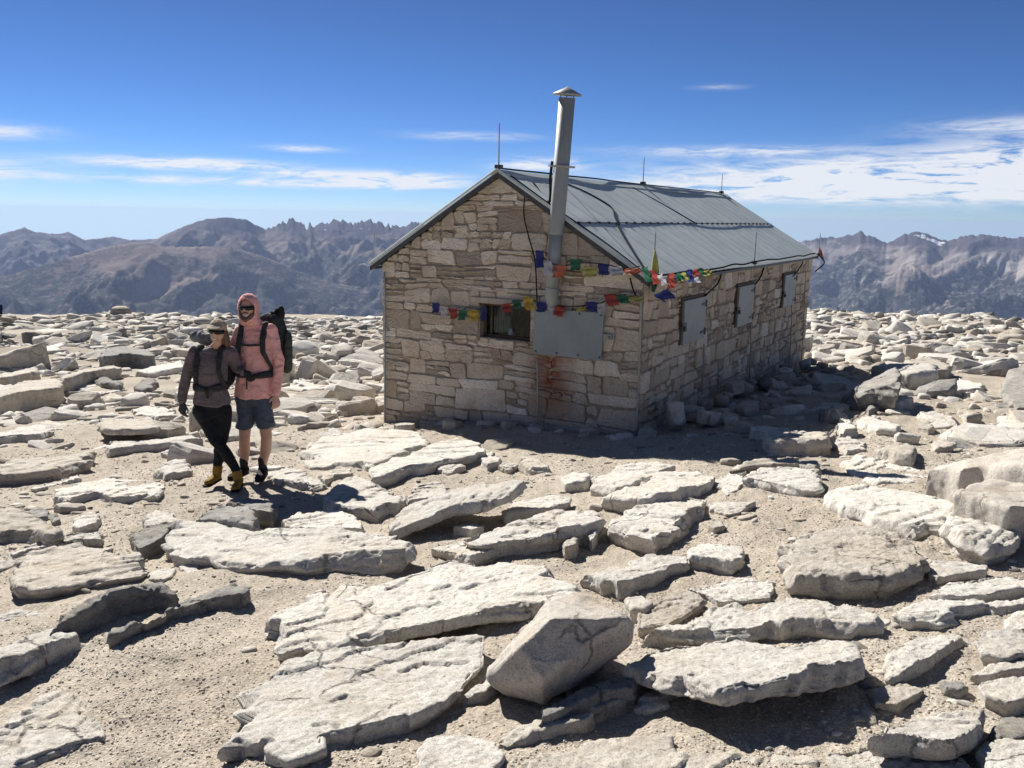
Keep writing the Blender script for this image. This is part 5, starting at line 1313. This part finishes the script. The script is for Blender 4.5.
def make_woman():
    e, J = person(228, 487, 'woman in a mauve long-sleeved top, tan cap and black leggings standing with crossed legs')
    H = J(217.5, 331, -.04); tilt = .14
    CH = J(212, 364, .01); BE = J(211.5, 387, 0); PE = J(212, 402, .01)
    shl, shr = J(230, 353, .03), J(195, 352, .0)                       # photo right, photo left
    elr, wrr = J(185.5, 380, .0), J(182, 402, -.04); ell, wrl = J(238, 368, .10), J(243, 372, -.0)
    hr, hl = J(203, 410, -.02), J(221, 410, .02)
    kr, ar = J(216.5, 441, -.07), J(236.5, 470, -.05); kl, al = J(221.5, 440, .06), J(217.5, 465, .05)
    sr, sl_ = J(238, 487, -.05), J(216, 482, .04)
    nose = (H[0], H[1] - .100, H[2] - .014)
    L = [[(H, (.066, .084, .098)), ((H[0] - .010, H[1] - .035, H[2] - .068), (.043, .046, .036))], [((H[0] - .008, H[1] + .035, H[2] - .06), .042), ((H[0] - .022, H[1] + .045, H[2] - .13), .041), ((CH[0] + .005, CH[1] + .01, CH[2] + .135), .046), (CH, (.12, .09, .12))], [((H[0], H[1] - .08, H[2] + .012), .010), (nose, .0125)],
         [(CH, (.13, .09, .13)), (BE, (.12, .09, .09)), (PE, (.145, .11, .09))], [(shr, .046), (elr, .034), (wrr, .023)], [(shl, .046), (ell, .034), (wrl, .023)],
         [(hr, .075), (kr, .042), (ar, .024)], [(hl, .075), (kl, .042), (al, .024)], [(ar, .024), ((sr[0], sr[1], sr[2] + .05), .018), ((sr[0], sr[1] - .09, sr[2] + .035), .014)], [(al, .024), ((sl_[0], sl_[1], sl_[2] + .05), .018), ((sl_[0], sl_[1] - .09, sl_[2] + .035), .014)]]
    L += hand(wrr, (.02, -.15, -1), (.9, -.5, 0), .92, .35, (.6, .4, 0))
    body_part('body', L, skin, e, .0065, 3)
    body_part('glove', [[((wrr[0], wrr[1], wrr[2] + .03), .030), (wrr, .028)]] + [[(c, (tuple(x * 1.22 for x in r) if isinstance(r, tuple) else r * 1.22)) for c, r in ch] for ch in hand(wrr, (.02, -.15, -1), (.9, -.5, 0), .95, .35, (.6, .4, 0))], fab('grey_glove', (.045, .045, .05)), e, .006, 2)
    body_part('glove', [[(ell, .02), (wrl, .030)]] + [[(c, (tuple(x * 1.25 for x in r) if isinstance(r, tuple) else r * 1.25)) for c, r in ch] for ch in hand(wrl, (.75, -.25, -.6), (.5, -.1, .8), .88, .6, (0, 1, 0))], fab('black_glove', (.02, .02, .022)), e, .006, 2)
    body_part('long_sleeved_top', [[((CH[0] + .005, CH[1], CH[2] + .145), (.075, .065, .04)), ((CH[0], CH[1], CH[2] + .05), (.155, .105, .09)), ((CH[0], CH[1] - .02, CH[2] - .02), (.152, .118, .09)), (BE, (.145, .11, .09)), ((PE[0], PE[1], PE[2] - .0), (.178, .135, .05))],
         [((CH[0], CH[1], CH[2] + .09), (.13, .09, .05)), (shr, .062), (elr, .050), ((wrr[0], wrr[1], wrr[2] + .02), .037)], [((CH[0], CH[1], CH[2] + .09), (.13, .09, .05)), (shl, .062), (ell, .052), (wrl, .034)]], mauve, e, .009, 4, .010, 6, 6)
    body_part('leggings', [[((PE[0], PE[1], PE[2] - .02), (.160, .12, .06)), ((PE[0], PE[1], PE[2] - .09), (.168, .125, .06))], [(hr, (.102, .11, .1)), (J(209, 424, -.04), .085), (kr, .060), ((kr[0]*.5+ar[0]*.5, -.06, kr[2]*.55+ar[2]*.45), .056), (ar, .040)], [(hl, (.102, .11, .1)), (J(222, 424, .04), .085), (kl, .060), ((kl[0]*.5+al[0]*.5, .06, kl[2]*.55+al[2]*.45), .058), (al, .040)]], legM, e, .009, 4, .005, 9, 2)
    for an, s, dx in ((ar, sr, .02), (al, sl_, -.03)):
        body_part('boot', [[((an[0], an[1], an[2] - .025), (.047, .052, .04)), ((s[0], s[1] + .03, s[2] + .05), (.044, .055, .038)), ((s[0] + dx, s[1] - .12, s[2] + .034), (.042, .048, .030))]], yel, e, .008, 3, .003, 20, 3)
        body_part('boot_sole', [[((s[0], s[1] + .045, s[2] + .012), (.048, .055, .016)), ((s[0] + dx, s[1] - .145, s[2] + .013), (.049, .055, .017))]], blk, e, .008, 1)
    # cap with a curved brim, hair falling behind the right ear
    body_part('cap', [[((H[0] + .006, H[1] + .005, H[2] + .045), (.080, .096, .072)), ((H[0] + .004, H[1] + .01, H[2] + .02), (.080, .098, .04))], [((H[0] + .004, H[1] - .07, H[2] + .052), (.074, .03, .014)), ((H[0] + .002, H[1] - .135, H[2] + .040), (.062, .03, .008))]], capM, e, .007, 3)
    body_part('hair', [[((H[0] + .062, H[1] + .03, H[2] - .01), (.016, .04, .04)), ((H[0] + .068, H[1] + .05, H[2] - .08), (.024, .04, .04)), ((H[0] + .07, H[1] + .05, H[2] - .15), (.018, .025, .025))], [((H[0] - .060, H[1] + .03, H[2] - .0), (.014, .045, .04)), ((H[0] - .058, H[1] + .04, H[2] - .04), (.012, .04, .03))], [((H[0], H[1] + .05, H[2] + .01), (.07, .06, .05)), ((H[0] + .03, H[1] + .07, H[2] - .10), (.06, .04, .05))]], hairM, e, .008, 3, .004, 25, 3)
    flush(); face(e, H, (.066, .084), tilt, False)
    b = empty('backpack', tuple(e.location + Vector((BE[0] - .02, .22, BE[2])))); tag(b, "grey and black backpack worn by the woman, bundle showing over her shoulder", 'backpack')
    off = Vector(b.location) - Vector(e.location); q = lambda p: tuple(Vector(p) - off)
    body_part('pack_bag', [[(q((CH[0] - .0, .22, CH[2] + .10)), (.13, .09, .08)), (q((BE[0], .24, BE[2] + .05)), (.15, .11, .12))]], packM, b, .011, 4, .005, 10, 4)
    body_part('rolled_bundle', [[(q(J(196, 336, .2)), (.055, .06, .05)), (q(J(206, 339, .2)), (.07, .07, .06)), (q(J(222, 344, .22)), (.06, .06, .06))]], packG, b, .009, 2, .009, 18, 11)
    for x in (-.105, .105):
        c = CH[0]; body_part('shoulder_strap', [[(q((c + x, .13, CH[2] + .10)), (.030, .012, .03)), (q((c + x, .02, CH[2] + .172)), (.030, .045, .016)), (q((c + x * 1.0, -.10, CH[2] + .05)), (.029, .013, .03)), (q((c + x * 1.06, -.135, CH[2] - .04)), (.026, .012, .03)), (q((c + x * 1.3, -.085, BE[2] + .05)), (.018, .014, .03)), (q((c + x * 1.45, .0, BE[2] + .01)), (.014, .03, .02))]], packM, b, .008, 3)
    body_part('hip_belt', [[(q((BE[0] - .16, .0, BE[2] + .015)), (.014, .05, .034)), (q((BE[0] - .11, -.105, BE[2] + .01)), (.035, .022, .036)), (q((BE[0], -.125, BE[2] - .005)), (.02, .013, .022)), (q((BE[0] + .10, -.11, BE[2] + .015)), (.032, .02, .04)), (q((BE[0] + .16, .0, BE[2] + .02)), (.014, .05, .036))], [(q((BE[0] + .0, -.138, BE[2] - .01)), (.02, .01, .02)), (q((BE[0] + .01, -.142, BE[2] - .075)), (.016, .008, .016))]], packM, b, .007, 2)
    flush()
make_man(); make_woman()

def far_person():
    v = ray(-1.0, 311); t = 49 / v[1]; P = CAM + v * t; x, y = float(P[0]), float(P[1]); z = float(G(x, y)) + float(rough(np.array([x]), np.array([y]))[0])
    e = empty('person', (x, y, z)); tag(e, 'distant person in a dark blue jacket sitting at the far left skyline', 'person')
    hip = (0, 0, .14); ch = (.0, .03, .46); hd = (.0, -.02, .80)
    body_part('body', [[(hd, (.08, .095, .115))], [(hd, .055), ((0, 0, .62), .055), (ch, (.15, .1, .12)), (hip, (.15, .12, .1))], [((.16, 0, .56), .05), ((.22, -.08, .32), .04), ((.08, -.28, .34), .03)], [((-.16, 0, .56), .05), ((-.22, -.08, .32), .04), ((-.08, -.28, .34), .03)],
                       [((.09, 0, .12), .08), ((.12, -.42, .34), .055), ((.12, -.62, .04), .04), ((.12, -.76, .03), .03)], [((-.09, 0, .12), .08), ((-.12, -.42, .34), .055), ((-.12, -.62, .04), .04), ((-.12, -.76, .03), .03)]], skin, e, .014, 3)
    body_part('jacket', [[((0, 0, .62), (.09, .08, .05)), ((0, .02, .54), (.19, .12, .08)), (ch, (.18, .13, .12)), ((0, 0, .16), (.18, .14, .08))], [((.16, 0, .56), .075), ((.22, -.08, .32), .06), ((.08, -.26, .34), .045)], [((-.16, 0, .56), .075), ((-.22, -.08, .32), .06), ((-.08, -.26, .34), .045)]], fab('navy_jacket', (.02, .03, .075)), e, .014, 3)
    body_part('trousers', [[((0, 0, .12), (.17, .13, .1))], [((.09, 0, .12), .1), ((.12, -.42, .34), .075), ((.12, -.62, .08), .055)], [((-.09, 0, .12), .1), ((-.12, -.42, .34), .075), ((-.12, -.62, .08), .055)]], legM, e, .014, 3)
    body_part('cap', [[((0, -.02, .85), (.09, .105, .075))]], fab('navy_cap', (.015, .02, .05)), e, .014, 2)
    flush()
far_person()
